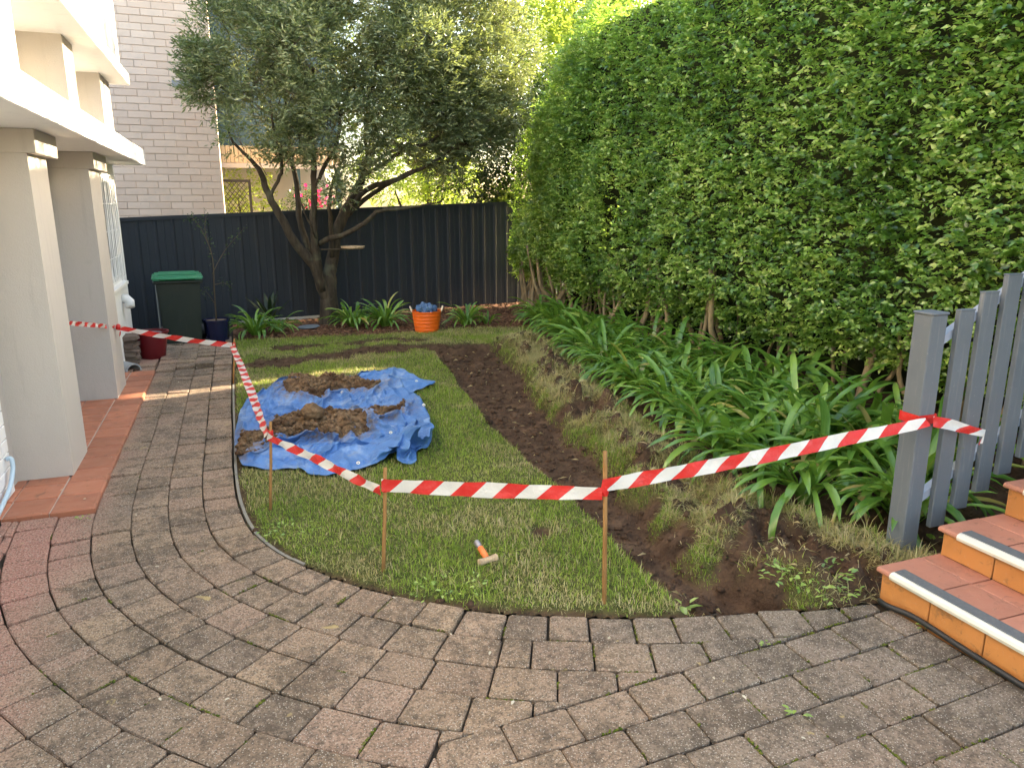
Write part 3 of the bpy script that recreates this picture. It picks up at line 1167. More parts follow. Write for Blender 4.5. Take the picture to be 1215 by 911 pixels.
def leaves_mesh(name, base, d, nrm, L, W, mat, shape='ovate', fold=.12, droop=.15, rnd=None):
    """one mesh of many single leaves"""
    d = d / np.linalg.norm(d, axis=1, keepdims=True)
    nrm = nrm - d * (nrm * d).sum(1, keepdims=True)
    nrm = nrm / (np.linalg.norm(nrm, axis=1, keepdims=True) + 1e-9)
    s = np.cross(d, nrm)
    if shape == 'ovate':
        T = np.array([[0, 0, 0], [.30, -.46, 1], [.30, .46, 1], [.42, 0, 0], [.70, -.36, 1], [.70, .36, 1], [1, 0, 0]], float)
        Fc = np.array([[0, 3, 1], [0, 2, 3], [1, 3, 4], [2, 5, 3], [3, 6, 4], [3, 5, 6]])
    elif shape == 'plain':
        T = np.array([[0, 0, 0], [.45, -.5, 1], [.45, .5, 1], [.52, 0, 0], [1, 0, 0]], float)
        Fc = np.array([[0, 3, 1], [0, 2, 3], [1, 3, 4], [3, 2, 4]])
    else:
        T = np.array([[0, 0, 0], [.45, -.5, 1], [.45, .5, 1], [1, 0, 0]], float)
        Fc = np.array([[0, 2, 1], [1, 2, 3]])
    n, k = len(base), len(T)
    L, W = np.broadcast_to(L, n), np.broadcast_to(W, n)
    t = T[None, :, 0]
    v = base[:, None] + d[:, None] * (t * L[:, None])[..., None] + s[:, None] * (T[None, :, 1] * W[:, None])[..., None] \
        + nrm[:, None] * (T[None, :, 2] * W[:, None] * fold - droop * t * t * L[:, None])[..., None]
    f = Fc[None] + (np.arange(n) * k)[:, None, None]
    rnd = RNG.random(n) if rnd is None else rnd
    return np_mesh(name, v.reshape(-1, 3), f.reshape(-1, 3), mat, False, {'rnd': np.repeat(np.clip(rnd, 0, 1), k)})


def unit(v):
    return v / (np.linalg.norm(v, axis=-1, keepdims=True) + 1e-9)


def sprays(centres, dirs, nl, tw, L, W, up=(0, 0, 1), jit=.5, rnd=None, flat=.6, out=None):
    """leaf arrays for sprays: nl leaves along a twig of length tw at every centre"""
    n = len(centres)
    dirs = unit(dirs)
    t = (np.arange(nl) + .5) / nl
    base = centres[:, None] + dirs[:, None] * (t[None, :, None] * tw) + RNG.normal(0, tw * .05, (n, nl, 3))
    side = unit(np.cross(dirs, np.array(up) + RNG.normal(0, .25, (n, 3))))
    sg = np.where(np.arange(nl) % 2 == 0, 1., -1.)
    d = dirs[:, None] * .55 + side[:, None] * sg[None, :, None] * (1 - .6 * t)[None, :, None] + RNG.normal(0, jit * .5, (n, nl, 3))
    nr = np.array(up)[None, None] * flat + RNG.normal(0, jit, (n, nl, 3)) + (0 if out is None else out[:, None] * .7)
    ll = L * RNG.uniform(.5, 1.3, (n, nl))
    r = np.clip((RNG.random(n)[:, None] if rnd is None else rnd[:, None]) + RNG.normal(0, .17, (n, nl)), 0, 1)
    return base.reshape(-1, 3), d.reshape(-1, 3), nr.reshape(-1, 3), ll.ravel(), (ll * W / L).ravel(), r.ravel()


# ================================================================== PAVED PORCH
porch = MB().box(-3.2, -.885, 4.665, 8.60, -.06, .020).build('porch_floor', M['grout'], kind='structure')
ty = 4.665
for r in range(16):
    y0, y1 = ty + r * .2465, min(ty + (r + 1) * .2465, 8.605)
    for c in range(9):
        x1 = -.872 - c * .236
        x0 = x1 - .236
        b = .006 if c else .012
        me, cx, cy = slab_mesh('floor_tile', [(x0 + .004, y0 + .004), (x1 - (.004 if c else 0), y0 + .004), (x1 - (.004 if c else 0), y1 - .004), (x0 + .004, y1 - .004)]
                               if r else [(x0 + .003, y0 - .012), (x1 - (.003 if c else 0), y0 - .012), (x1 - (.003 if c else 0), y1 - .003), (x0 + .003, y1 - .003)],
                               -.02 if c == 0 or r == 0 else .010, .031, b if r else .012, M['terracotta'], .001)
        o = add('floor_tile', me, porch)
        o.location = (cx, cy, 0)

# ================================================================== HOUSE ON THE LEFT
house = thing('house', 'white rendered two storey house with beige square columns and stacked balcony slabs', 'house', (-2, 6, 0))


def hpart(name, mb_, mat, parent=None, **k):
    o = mb_.build(name, mat, parent or house, **k)
    if parent is None:
        o.location = -house.location
    return o


# walls
hpart('wall', MB().box(-5, -1.40, 5.10, 9.96, -.05, 2.19), M['beige'])
hpart('wall', MB().box(-1.40, -1.20, 8.18, 8.22, .0, 2.19).box(-1.40, -1.20, 9.62, 9.96, .0, 2.19).box(-1.40, -1.20, 8.22, 9.62, 0, .90).box(-1.40, -1.20, 8.22, 9.62, 2.06, 2.19), M['white'])
nw = hpart('wall', MB().box(-5, -1.385, 2.2, 5.098, -.05, 2.19), M['whitejoint'])
for c in range(8):
    zz = .035 + c * .086
    y = 5.10 - (.12 if c % 2 else 0)
    first = True
    yb = 5.10
    while yb > 2.4:
        L = .115 if (first and c % 2) else .24
        first = False
        mb = MB().box(-1.39, -1.372, yb - L + .004, yb - .004, zz, zz + .078, .003)
        o = hpart('brick', mb, M['whitebrick'], nw)
        yb -= L
hpart('wall', MB().box(-5, -1.374, 2.2, 5.099, .73, 2.188), M['whitebrick'])
# columns with capitals
for (x0, x1, y0, y1, cy0, cy1) in ((-1.43, -1.087, 5.29, 5.81, 5.34, 5.97), (-1.41, -1.082, 7.41, 8.00, 7.47, 8.22)):
    mb = MB()
    tp_ = .012
    mb.poly([(x0, y0, .031), (x1, y0, .031), (x1, y1, .031), (x0, y1, .031), (x0, y0 + .06, 2.05), (x1 - tp_, y0 + .06, 2.05), (x1 - tp_, y1 + .05, 2.05), (x0, y1 + .05, 2.05)],
            [(0, 1, 5, 4), (1, 2, 6, 5), (2, 3, 7, 6), (3, 0, 4, 7)])
    col = hpart('column', mb, M['cream'] if y0 < 6 else M['beige'])
    MB().box(x0 - .05, -1.045, cy0, cy1, 2.05, 2.189, .004).build('capital', M['cream'] if y0 < 6 else M['beige'], col)
# slabs and upper storey
hpart('slab', MB().box(-5, -.85, -1.0, 9.86, 2.19, 2.36, .004), M['white'])
hpart('slab', MB().box(-5, -.74, -1.0, 7.93, 2.80, 2.895, .004), M['white'])
hpart('wall', MB().box(-5, -.885, -1.0, 4.42, 2.36, 2.80), M['white'])
hpart('wall', MB().box(-5, -1.22, 4.42, 9.8, 2.36, 2.80), M['beige'])
hpart('column', MB().box(-1.219, -.90, 5.76, 6.12, 2.36, 2.80), M['cream'])
hpart('column', MB().box(-1.219, -.90, 7.28, 7.84, 2.36, 2.80), M['beige'])
hpart('wall', MB().box(-1.25, -.80, 4.9, 7.90, 2.895, 4.6), M['white'])
hpart('wall', MB().box(-5, -.835, -1, 4.89, 2.895, 4.6), M['cream'])
hpart('wall', MB().box(-5, -1.26, 7.90, 9.8, 2.80, 4.6), M['beige'])
hpart('downpipe', MB().tube([(-.765, 7.1, 2.896), (-.765, 7.1, 4.6)], .03, 12), M['white'], smooth=True)
# window with a white security grille
win = hpart('window', MB().box(-1.305, -1.295, 8.22, 9.62, .90, 2.06), M['glass'])
fr = MB()
for a in ((8.22, 8.28, .90, 2.06), (9.56, 9.62, .90, 2.06), (8.28, 9.56, .90, .96), (8.28, 9.56, 2.0, 2.06), (8.89, 8.95, .96, 2.0)):
    fr.box(-1.27, -1.215, *a)
fr.build('frame', M['white'], win)
MB().box(-1.215, -1.15, 8.18, 9.66, .86, .898, .004).build('sill', M['white'], win)
g = MB()
for z in (1.0, 1.2, 1.48, 1.76, 1.98):
    g.tube([(-1.175, 8.25, z), (-1.175, 9.6, z)], .006, 6)
for k in range(11):
    yy = 8.3 + k * .125
    g.tube([(-1.168, yy, .96), (-1.168, yy, 2.02)], .006, 6)
for k in range(5):
    yy = 8.35 + k * .25
    g.tube([(-1.165, yy, 1.0), (-1.165, yy + .25, 1.98)], .005, 6)
g.build('grille', M['white'], win)
mb = MB()
mb.tube([(-1.2, 9.35, .72), (-1.15, 9.35, .715), (-1.125, 9.33, .69), (-1.12, 9.3, .63)], [.05, .052, .052, .05], 14)
hpart('waste_pipe', mb, M['white'], smooth=True)
p0 = gp(4, 612, .03)
mb = MB()
mb.tube(catmull([(-1.365, 5.0, .27), (-1.345, 5.0, .275), (-1.335, 4.995, .25), (-1.335, 4.96, .19), (-1.337, 4.8, .11), (-1.337, 4.2, .02)], 5), .013, 10)
o = hpart('conduit', mb, M['bluepvc'], smooth=True)
mb = MB()
mb.tube(catmull([(-1.372, 4.62, .10), (-1.35, 4.60, .11), (-1.335, 4.58, .06), (-1.335, 4.60, .0)], 5), .006, 8)
hpart('cable', mb, M['cable'], smooth=True)

# ================================================================== CREAM BRICK BUILDING BEHIND THE FENCE
TX0, TX1, TY = -3.2, -.045, 13.5
tower = thing('brick_building', 'tall cream painted brick building rising behind the charcoal fence', 'building', (-1.6, TY, 0))
o = MB().box(TX0, TX1 - .004, TY + .008, TY + 5, -.1, 6.2).build('wall', M['mortar'], tower)
o.location = -tower.location
BL, BH = .322, .106
meB = MB().box(-BL / 2 + .004, BL / 2 - .004, -.004, .10, -BH / 2 + .004, BH / 2 - .004, .004).build('brick', M['cbrick'], tower)
meH = MB().box(-BL / 4 + .003, BL / 4 - .003, -.004, .10, -BH / 2 + .004, BH / 2 - .004, .004).build('brick', M['cbrick'], tower)
firstB = firstH = True
for c in range(44):
    z = 1.42 + c * BH
    x = TX1
    if c % 2:
        o = meH if firstH else link(meH.copy(), tower)
        firstH = False
        o.location = (x - BL / 4 - tower.location.x, random.gauss(0, .0015), z)
        x -= BL / 2
    while x > -1.78:
        o = meB if firstB else link(meB.copy(), tower)
        firstB = False
        o.location = (x - BL / 2 - tower.location.x + random.gauss(0, .002), random.gauss(0, .002), z + random.gauss(0, .0015))
        x -= BL
pc = on_y(218, 100, TY)
o = MB().box(pc[0] - .17, pc[0] + .13, TY - .02, TY + .01, pc[2] - .05, pc[2] + .05, .004).build('vent_plate', M['greypvc'], tower)
o.location = -tower.location

# ================================================================== CHARCOAL FENCE
FA, FB = np.array([-2.6, 11.485]), np.array([6.0, 13.07])
fd = (FB - FA) / np.linalg.norm(FB - FA)
fn = np.array([fd[1], -fd[0]])
FL = np.linalg.norm(FB - FA)
frot = math.atan2(fd[1], fd[0])
fence = thing('back_fence', 'charcoal ribbed steel fence along the back of the garden', 'fence', (FA[0], FA[1], 0), frot)


def ftop(s):
    return 1.53 + (s / FL) * .325


SHW, RIB = .69, .23
ns = int(FL / SHW)
for i in range(ns):
    s0 = i * SHW
    prof = [(0, 0)]
    for r in range(3):
        a = r * RIB
        prof += [(a + .016, .010), (a + .030, .0125), (a + .044, .010), (a + .06, 0), (a + .135, 0), (a + .140, .003), (a + .150, .003), (a + .155, 0), (a + RIB, 0)]
    V, F = [], []
    for (a, b) in prof:
        V += [(s0 + a, -b, -.12), (s0 + a, -b, ftop(s0 + a) - .03)]
    m_ = len(prof)
    F = [(2 * k, 2 * k + 2, 2 * k + 3, 2 * k + 1) for k in range(m_ - 1)]
    mb = MB().poly(V, F)
    mb.build('fence_sheet', M['fence'], fence)
    # capping rail over the sheet
    V = []
    for s in (s0, s0 + SHW):
        z = ftop(s)
        V += [(s, -.028, z - .05), (s, .03, z - .05), (s, .03, z), (s, -.028, z)]
    if i % 3 == 0:
        MB().box(s0 - .018, s0 + .018, .004, .05, -.15, ftop(s0) - .04).build('fence_post', M['fence'], fence)
    MB().poly(V, [(0, 4, 7, 3), (3, 7, 6, 2), (0, 1, 5, 4), (1, 2, 6, 5), (0, 3, 2, 1), (4, 5, 6, 7)]).build('top_rail', M['fence'], fence)


def fence_y(x):
    return FA[1] + (x - FA[0]) * fd[1] / fd[0]


# concrete plinth showing under the fence
plinth = MB().box(-.2, 1.2, -.10, -.03, -.05, .03)
o = plinth.build('concrete_footing', M['concrete'])
o.location = (.2, fence_y(.2), 0)
o.rotation_euler = (0, 0, frot)
tag(o, 'pale concrete strip lying at the foot of the charcoal fence beside the tree trunk', 'footing')

# ================================================================== GARDEN TREE
TYY = 11.45


def tpx(px, py, dy=0.0):
    return on_y(px, py, TYY + dy)


tree = thing('garden_tree', 'multi stemmed grey green tree with spreading limbs in front of the fence', 'tree', tuple(gp(391, 378)))
TB = np.array(tree.location)
trunk_pts = [tpx(393, 388), tpx(391, 365), tpx(389, 340), tpx(388, 318)]
trunk_pts[0][2] = -.08
LIMBS = [
    ('trunk', [tpx(392, 392), tpx(391, 372), tpx(390, 350), tpx(391, 325, .05), tpx(396, 300, .1), tpx(401, 270, .1), tpx(417, 240, .15), tpx(427, 220, .2), tpx(435, 189, .2), tpx(462, 159, .3), tpx(485, 128, .4), tpx(500, 90, .4)],
     [.26, .21, .175, .145, .125, .115, .105, .085, .07, .05, .035, .02]),
    ('limb', [tpx(390, 362, -.02), tpx(383, 340, -.05), tpx(372, 315, -.1), tpx(349, 286, -.15), tpx(326, 246, -.2), tpx(314, 220, -.2), tpx(309, 204, -.25), tpx(296, 188, -.25), tpx(281, 174, -.3), tpx(268, 150, -.3)],
     [.11, .13, .105, .085, .072, .06, .05, .035, .025, .015]),
    ('limb', [tpx(383, 345, -.1), tpx(376, 309, -.15), tpx(372, 269, -.2), tpx(373, 220, -.2), tpx(371, 180, -.15), tpx(366, 130, -.1), tpx(372, 80, 0)], [.08, .088, .07, .062, .055, .04, .025]),
    ('limb', [tpx(376, 318, .1), tpx(362, 285, .2), tpx(355, 255, .25), tpx(352, 220, .3), tpx(345, 180, .3), tpx(338, 120, .3)], [.05, .062, .06, .055, .045, .02]),
    ('limb', [tpx(377, 290, -.15), tpx(392, 283, -.25), tpx(412, 277, -.35), tpx(432, 265, -.4), tpx(447, 252, -.45), tpx(470, 248, -.5), tpx(497, 245, -.5), tpx(525, 238, -.5)], [.05, .055, .05, .045, .042, .034, .026, .014]),
    ('limb', [tpx(417, 242, .1), tpx(440, 222, 0), tpx(470, 214, -.1), tpx(500, 200, -.2), tpx(525, 186, -.2), tpx(548, 165, -.2)], [.05, .06, .05, .038, .028, .015]),
    ('limb', [tpx(405, 262, .15), tpx(425, 243, .2), tpx(455, 222, .2), tpx(485, 205, .25), tpx(515, 196, .25), tpx(545, 188, .3)], [.045, .055, .045, .038, .028, .014]),
    ('limb', [tpx(401, 285, .1), tpx(408, 255, .3), tpx(420, 225, .4), tpx(440, 195, .5), tpx(470, 178, .5), tpx(500, 165, .5)], [.05, .06, .05, .04, .03, .014]),
    ('limb', [tpx(430, 210, .2), tpx(455, 195, 0), tpx(480, 178, -.1), tpx(510, 168, -.2), tpx(540, 150, -.3), tpx(575, 140, -.3)], [.04, .045, .04, .03, .02, .012]),
    ('limb', [tpx(318, 235, -.2), tpx(330, 215, -.3), tpx(334, 195, -.35), tpx(326, 160, -.4), tpx(320, 120, -.4)], [.03, .034, .03, .022, .012]),
    ('limb', [tpx(373, 225, -.2), tpx(384, 200, -.3), tpx(400, 170, -.3), tpx(405, 130, -.2), tpx(420, 90, -.1)], [.035, .042, .036, .028, .015]),
    ('limb', [tpx(436, 188, .2), tpx(434, 160, .2), tpx(438, 120, .2), tpx(446, 80, .2), tpx(440, 30, .2)], [.035, .045, .038, .03, .018]),
    ('limb', [tpx(393, 305, 0), tpx(392, 270, -.1), tpx(391, 240, -.15), tpx(396, 215, -.2), tpx(410, 185, -.2)], [.05, .05, .04, .03, .015]),
    ('limb', [tpx(376, 285, -.2), tpx(366, 262, -.4), tpx(358, 243, -.4), tpx(350, 225, -.4)], [.02, .022, .018, .010]),
]
for nm, pts, rads in LIMBS:
    cp = catmull(pts, 4)
    rr = np.interp(np.linspace(0, 1, len(cp)), np.linspace(0, 1, len(rads)), rads)
    wob = [p + np.random.default_rng(int(abs(p[0]) * 999)).normal(0, .006, 3) for p in cp]
    o = MB().tube([p - TB for p in wob], list(rr * .72), 10).build(nm, M['bark'], tree, smooth=True)
CROWN = [(290, 55, 0, .72, .65), (262, 92, -.1, .42, .42), (330, 125, -.3, .72, .55), (400, 55, 0, .95, .85), (398, 150, -.55, .55, .42), (470, 100, -.15, .85, .6), (545, 55, .1, .95, .75), (520, 110, -.2, .6, .45), (570, 90, -.1, .55, .5),
         (558, 128, 0, .72, .5), (598, 125, .05, .42, .4), (500, 165, .2, .6, .25), (330, -20, 0, 1.0, .8), (450, -40, 0, 1.2, .85), (560, -30, .2, 1.0, .7), (296, 158, -.35, .38, .33), (425, 185, -.45, .3, .25),
         (385, 185, -.45, .26, .2), (350, 60, -.6, .6, .6), (500, 60, -.5, .6, .5), (240, 70, 0, .22, .25), (232, 105, 0, .14, .18), (345, 175, -.4, .3, .18), (520, 190, .1, .4, .15), (575, 165, .2, .5, .26), (545, 165, -.1, .5, .26), (470, 160, -.5, .4, .22), (330, 165, -.45, .4, .25), (600, 60, .2, .5, .5), (405, 225, -.5, .16, .16)]
cc, dd = [], []
for (px, py, dy, r, rz) in CROWN:
    c = tpx(px, py, dy)
    nspr = int(1700 * (r * r * .6 + .4 * r * rz) + 50)
    v = unit(RNG.normal(size=(nspr, 3)))
    rr = (RNG.uniform(.35, 1, nspr) ** .5) * (1 + .35 * (fbm(v[:, 0] * 2.4 + px, v[:, 2] * 2.4 + v[:, 1] * 2, 3) - .5) * 2)
    cc.append(c + v * rr[:, None] * np.array([r, r * .85, rz]))
    dd.append(v * np.array([1, 1, .7]) + np.array([0, 0, .35]) + RNG.normal(0, .35, (nspr, 3)))
cc, dd = np.concatenate(cc), np.concatenate(dd)
# uneven: thin it where the noise is low, so gaps show
gapn = fbm(cc[:, 0] * 2.3 + cc[:, 1], cc[:, 2] * 2.3, 3)
sel = RNG.random(len(cc)) < sstep(.24, .42, gapn)
g0 = tpx(447, 88)
sel &= ~((np.hypot(cc[:, 0] - g0[0], cc[:, 2] - g0[2]) < .13))
cc, dd = cc[sel], dd[sel]
arr = sprays(cc, dd, 12, .20, .080, .021, jit=.42, flat=.45)
crown = add('crown', leaves_mesh('crown', arr[0] - TB, *arr[1:5], M['tree_leaf'], 'lance', .15, .1, arr[5]), tree, kind='stuff')
# fine twigs through the crown
tw = MB()
for i in RNG.choice(len(cc), 700, replace=False):
    p = cc[i] - TB
    q = dd[i] / np.linalg.norm(dd[i])
    tw.tube([p - q * .32 + np.array([0, 0, -.05]), p - q * .1, p + q * .2], [.007, .005, .002], 4, False)
tw.build('twig', M['twig'], tree, kind='stuff')

# wooden dish fixed to the trunk
a, b = on_y(405, 293, 11.3), on_y(432, 294, 11.3)
fdsh = thing('bird_feeder', 'small round wooden dish held out from the tree trunk in front of the fence', 'bird feeder', tuple((a + b) / 2))
mb = MB().lathe([(.0, -.018), (.15, -.022), (.175, -.004), (.178, .018), (.165, .018), (.15, .002), (0, .0)], 24)
mb.build('dish', M['wood'], fdsh, smooth=True)
MB().tube([(-.45, .1, -.03), (-.1, .02, -.025)], .012, 8).build('bracket', M['twig'], fdsh)

# ================================================================== HEDGE
HX, HXB = 4.62, 6.0


def hedge_top(y):
    return np.interp(y, [1, 4.2, 5.6, 8.6, 9.4, 10.2, 11.0, 11.7, 12.2, 12.6], [4.35, 4.45, 5.3, 5.3, 4.85, 4.5, 3.95, 3.5, 3.2, 2.9])


def hedge_face(y, z):
    zt = hedge_top(y)
    lob = .13 * (fbm(y * 1.0, z * 1.3, 3) - .5) + .17 * (fbm(y * 3.1 + 9, z * 3.6, 3) - .5)
    x = HX - lob + .75 * sstep(zt - .9, zt + .05, z) ** 2
    x = x + .55 * sstep(10.9, 12.3, y) ** 2 * sstep(.9, 2.2, z)
    x = x + .28 * sstep(.95, .45, z)
    return x


hedge = thing('hedge', 'tall clipped green hedge running along the garden with bare stems at its foot', 'hedge', (5.2, 7, 0))
HL = np.array(hedge.location)
ga_, gc_ = math.sin(SUN_AZ), math.cos(SUN_AZ)
# closed dark sheet standing for the inner twigs and the shade among them
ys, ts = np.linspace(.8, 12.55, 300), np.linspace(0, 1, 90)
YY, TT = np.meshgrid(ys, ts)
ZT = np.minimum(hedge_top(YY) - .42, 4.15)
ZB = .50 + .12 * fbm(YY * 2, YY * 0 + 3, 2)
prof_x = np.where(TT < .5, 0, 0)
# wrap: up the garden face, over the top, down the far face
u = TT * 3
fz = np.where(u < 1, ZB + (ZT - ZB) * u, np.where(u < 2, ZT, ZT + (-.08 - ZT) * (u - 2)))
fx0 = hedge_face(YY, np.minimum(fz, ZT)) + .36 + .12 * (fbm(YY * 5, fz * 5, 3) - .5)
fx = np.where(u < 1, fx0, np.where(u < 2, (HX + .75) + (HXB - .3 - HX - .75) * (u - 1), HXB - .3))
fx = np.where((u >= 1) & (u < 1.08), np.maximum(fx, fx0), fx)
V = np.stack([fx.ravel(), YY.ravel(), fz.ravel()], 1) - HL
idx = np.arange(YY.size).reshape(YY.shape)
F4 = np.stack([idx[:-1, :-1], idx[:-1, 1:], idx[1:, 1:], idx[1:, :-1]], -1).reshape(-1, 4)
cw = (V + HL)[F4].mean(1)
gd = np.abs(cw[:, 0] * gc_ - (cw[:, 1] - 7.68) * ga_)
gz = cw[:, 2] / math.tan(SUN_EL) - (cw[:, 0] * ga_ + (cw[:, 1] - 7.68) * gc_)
F4 = F4[~((gd < .11) & (gz > -1.6) & (gz < 1.25))]  # slit cut along the sun's path, added to let a light streak through
add('inner_twig_shade', np_mesh('inner_twig_shade', V, F4, M['core'], False), hedge, kind='stuff')
# sprays of leaves over the garden face, the end and the top
NSP = 27000
sy = 1.2 + RNG.random(NSP) ** .95 * 11.45
zt = hedge_top(sy)
zb = .38 + .30 * (fbm(sy * 2.2, sy * 0 + 1.7, 3) - .3)
sz = zb + (zt - zb) * RNG.random(NSP)
depth = RNG.exponential(.075, NSP)
sx = hedge_face(sy, sz) + depth
hole = (sz > 4.05) & (sy > 5.0) & (fbm(sy * 4.5, sz * 4.5, 3) < .44 + .12 * sstep(4.05, 5.0, sz)) & (sy < 9.4)  # gaps shaped into the unseen top so sun dapples reach the house
sx, sy, sz, depth = sx[~hole], sy[~hole], sz[~hole], depth[~hole]
NSP = len(sx)
cen = np.stack([sx, sy, sz], 1)
dirs = np.stack([-1.0 + RNG.normal(0, .35, NSP), RNG.normal(0, .6, NSP), RNG.normal(.10, .45, NSP)], 1)
outv = np.tile(np.array([-.75, -.15, .25]), (NSP, 1))
patch = fbm(sy * 1.8, sz * 2.2, 4)
rn = np.clip(.50 + .9 * (patch - .5) - .9 * np.clip(depth - .05, 0, .4) + RNG.normal(0, .24, NSP), 0, 1)  # deeper leaves get a darker tone, painting shade inside the foliage
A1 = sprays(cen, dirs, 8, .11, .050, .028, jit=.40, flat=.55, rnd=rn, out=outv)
NT_ = 4200
ty_ = 1.0 + RNG.random(NT_) * 11.5
tx_ = RNG.uniform(HX + .2, HXB, NT_)
cen2 = np.stack([tx_, ty_, hedge_top(ty_) - .05 + .35 * (fbm(tx_ * 3, ty_ * 3, 3) - .5) - RNG.exponential(.10, NT_) - .3 * sstep(HX + .6, HX + .2, tx_)], 1)
th = (fbm(cen2[:, 0] * 4.5, cen2[:, 1] * 4.5, 3) > .47) | (cen2[:, 1] < 5.0) | (cen2[:, 1] > 9.4)  # top sprays get gaps as well, shaped for the sun dapples
cen2 = cen2[th]
NT_ = len(cen2)
A2 = sprays(cen2, np.stack([RNG.normal(-.2, .5, NT_), RNG.normal(0, .5, NT_), np.full(NT_, .9)], 1), 8, .14, .06, .028, jit=.5)
NE = 1500
ex_ = RNG.uniform(HX + .1, HXB, NE)
ez_ = RNG.uniform(.5, 3.4, NE)
cen3 = np.stack([ex_, 12.5 - .3 * sstep(2, 3.6, ez_) + RNG.normal(0, .12, NE), ez_], 1)
A3 = sprays(cen3, np.stack([RNG.normal(-.5, .5, NE), RNG.normal(.5, .5, NE), RNG.normal(.1, .4, NE)], 1), 8, .14, .056, .027, jit=.5)
NSH = 1500
hy_ = 1.4 + RNG.random(NSH) ** .9 * 10.3
hz_ = .7 + (hedge_top(hy_) - .9) * RNG.random(NSH)
shn = fbm(hy_ * 2.6 + 4, hz_ * 3.0, 3) > .46
hy_, hz_ = hy_[shn], hz_[shn]
NSH = len(hy_)
cen4 = np.stack([hedge_face(hy_, hz_) + .01, hy_, hz_], 1)
A4 = sprays(cen4, np.stack([np.full(NSH, -.8), RNG.normal(-.1, .55, NSH), RNG.normal(.35, .4, NSH)], 1), 11, .17, .055, .029, jit=.30, flat=.8, rnd=RNG.normal(.80, .10, NSH))
AA = [np.concatenate([a, b, c, d]) for a, b, c, d in zip(A1, A2, A3, A4)]
# the largest leaves (nearest the camera) are leaves of their own, the rest one mass
ga, gc = math.sin(SUN_AZ), math.cos(SUN_AZ)
gd = np.abs((AA[0][:, 0]) * gc - (AA[0][:, 1] - 7.68) * ga)
gz = (AA[0][:, 2]) / math.tan(SUN_EL) * 1.0 - (AA[0][:, 0] * ga + (AA[0][:, 1] - 7.68) * gc)
thin = (gd < .04 + .14 * fbm(AA[0][:, 2] * 5, AA[0][:, 0] * 5, 3)) & (gz > -1.6) & (gz < 1.25)  # same added slit through the leaves, for the light streak
AA = [a[~thin] for a in AA]
dist = np.linalg.norm(AA[0] - np.array([0, 0, CAM_H]), axis=1)
toc = AA[0] - np.array([0, 0, CAM_H])
pxx = PW / 2 + FPX * (toc @ RGT) / (toc @ FWD)
pyy = PH / 2 - FPX * (toc @ UPV) / (toc @ FWD)
vis = (pxx > 0) & (pxx < PW) & (pyy > 0) & (pyy < 440) & (AA[0][:, 0] < hedge_face(AA[0][:, 1], AA[0][:, 2]) - .02)
order = np.argsort(np.where(vis, dist, 1e9))[:280]
rest = np.ones(len(dist), bool)
rest[order] = False
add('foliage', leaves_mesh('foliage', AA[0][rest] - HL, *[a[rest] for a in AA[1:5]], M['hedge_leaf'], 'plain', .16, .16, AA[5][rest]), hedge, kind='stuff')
for i in order:
    add('leaf', leaves_mesh('leaf', AA[0][i:i + 1] - HL, *[a[i:i + 1] for a in AA[1:5]], M['hedge_leaf'], 'ovate', .16, .16, AA[5][i:i + 1]), hedge)
# bare stems along the foot
y = 2.2
while y < 12.2:
    for _ in range(random.choice((1, 1, 2, 3)) if y < 11 else 5):
        x0 = random.uniform(4.78, 5.25) if y < 11 else random.uniform(4.7, 5.0)
        yy = y + random.uniform(-.12, .12)
        a = random.uniform(-.16, .16)
        b = random.uniform(-.14, .2)
        r = random.uniform(.014, .034)
        k1, k2 = random.gauss(0, .05), random.gauss(0, .05)
        pts = catmull([(x0, yy, -.05), (x0 + b * .25 + k1, yy + a * .3, .22), (x0 + b * .55, yy + a * .6 + k2, .46), (x0 + b, yy + a, .80), (x0 + b * 1.4, yy + a * 1.3, 1.1)], 3)
        MB().tube([np.array(p) - HL for p in pts], list(np.linspace(r * 1.25, r * .7, len(pts))), 8).build('stem', M['hedge_bark'], hedge, smooth=True)
    y += random.uniform(.17, .34)

# ================================================================== STRAP-LEAVED PLANTS
def strap_mesh(L, W, e0, e1, twist=0.0, seg=10):
    """a strap leaf that leaves the ground at angle e0 and ends at angle e1 (below the horizontal when negative)"""
    V, F = [], []
    x = z = 0.0
    for i in range(seg + 1):
        t = i / seg
        w = W * (0.55 + .9 * t - .25 * t * t) * (1 - max(0, (t - .72) / .28) ** 2.2) if t < 1 else 0.0
        e = e0 + (e1 - e0) * (t ** 1.25)
        side = twist * t * t * L
        keel = .16 * w
        V += [(x, side - w / 2, z + keel), (x, side, z - keel * .4), (x, side + w / 2, z + keel)]
        x += math.cos(e) * L / seg
        z += math.sin(e) * L / seg
    for i in range(seg):
        b = i * 3
        F += [(b, b + 1, b + 4, b + 3), (b + 1, b + 2, b + 5, b + 4)]
    me = bpy.data.meshes.new('leaf')
    me.from_pydata(V, [], F)
    me.polygons.foreach_set('use_smooth', np.ones(len(F), bool))
    me.materials.append(M['strap'])
    return me


STRAPS = []
for k in range(16):
    r = random.Random(k)
    q = k / 15
    STRAPS.append(strap_mesh(r.uniform(.52, .74), r.uniform(.036, .052), rad(84 - 26 * q + r.uniform(-7, 7)), rad(14 - 104 * q + r.uniform(-16, 16)), r.uniform(-.2, .2)))


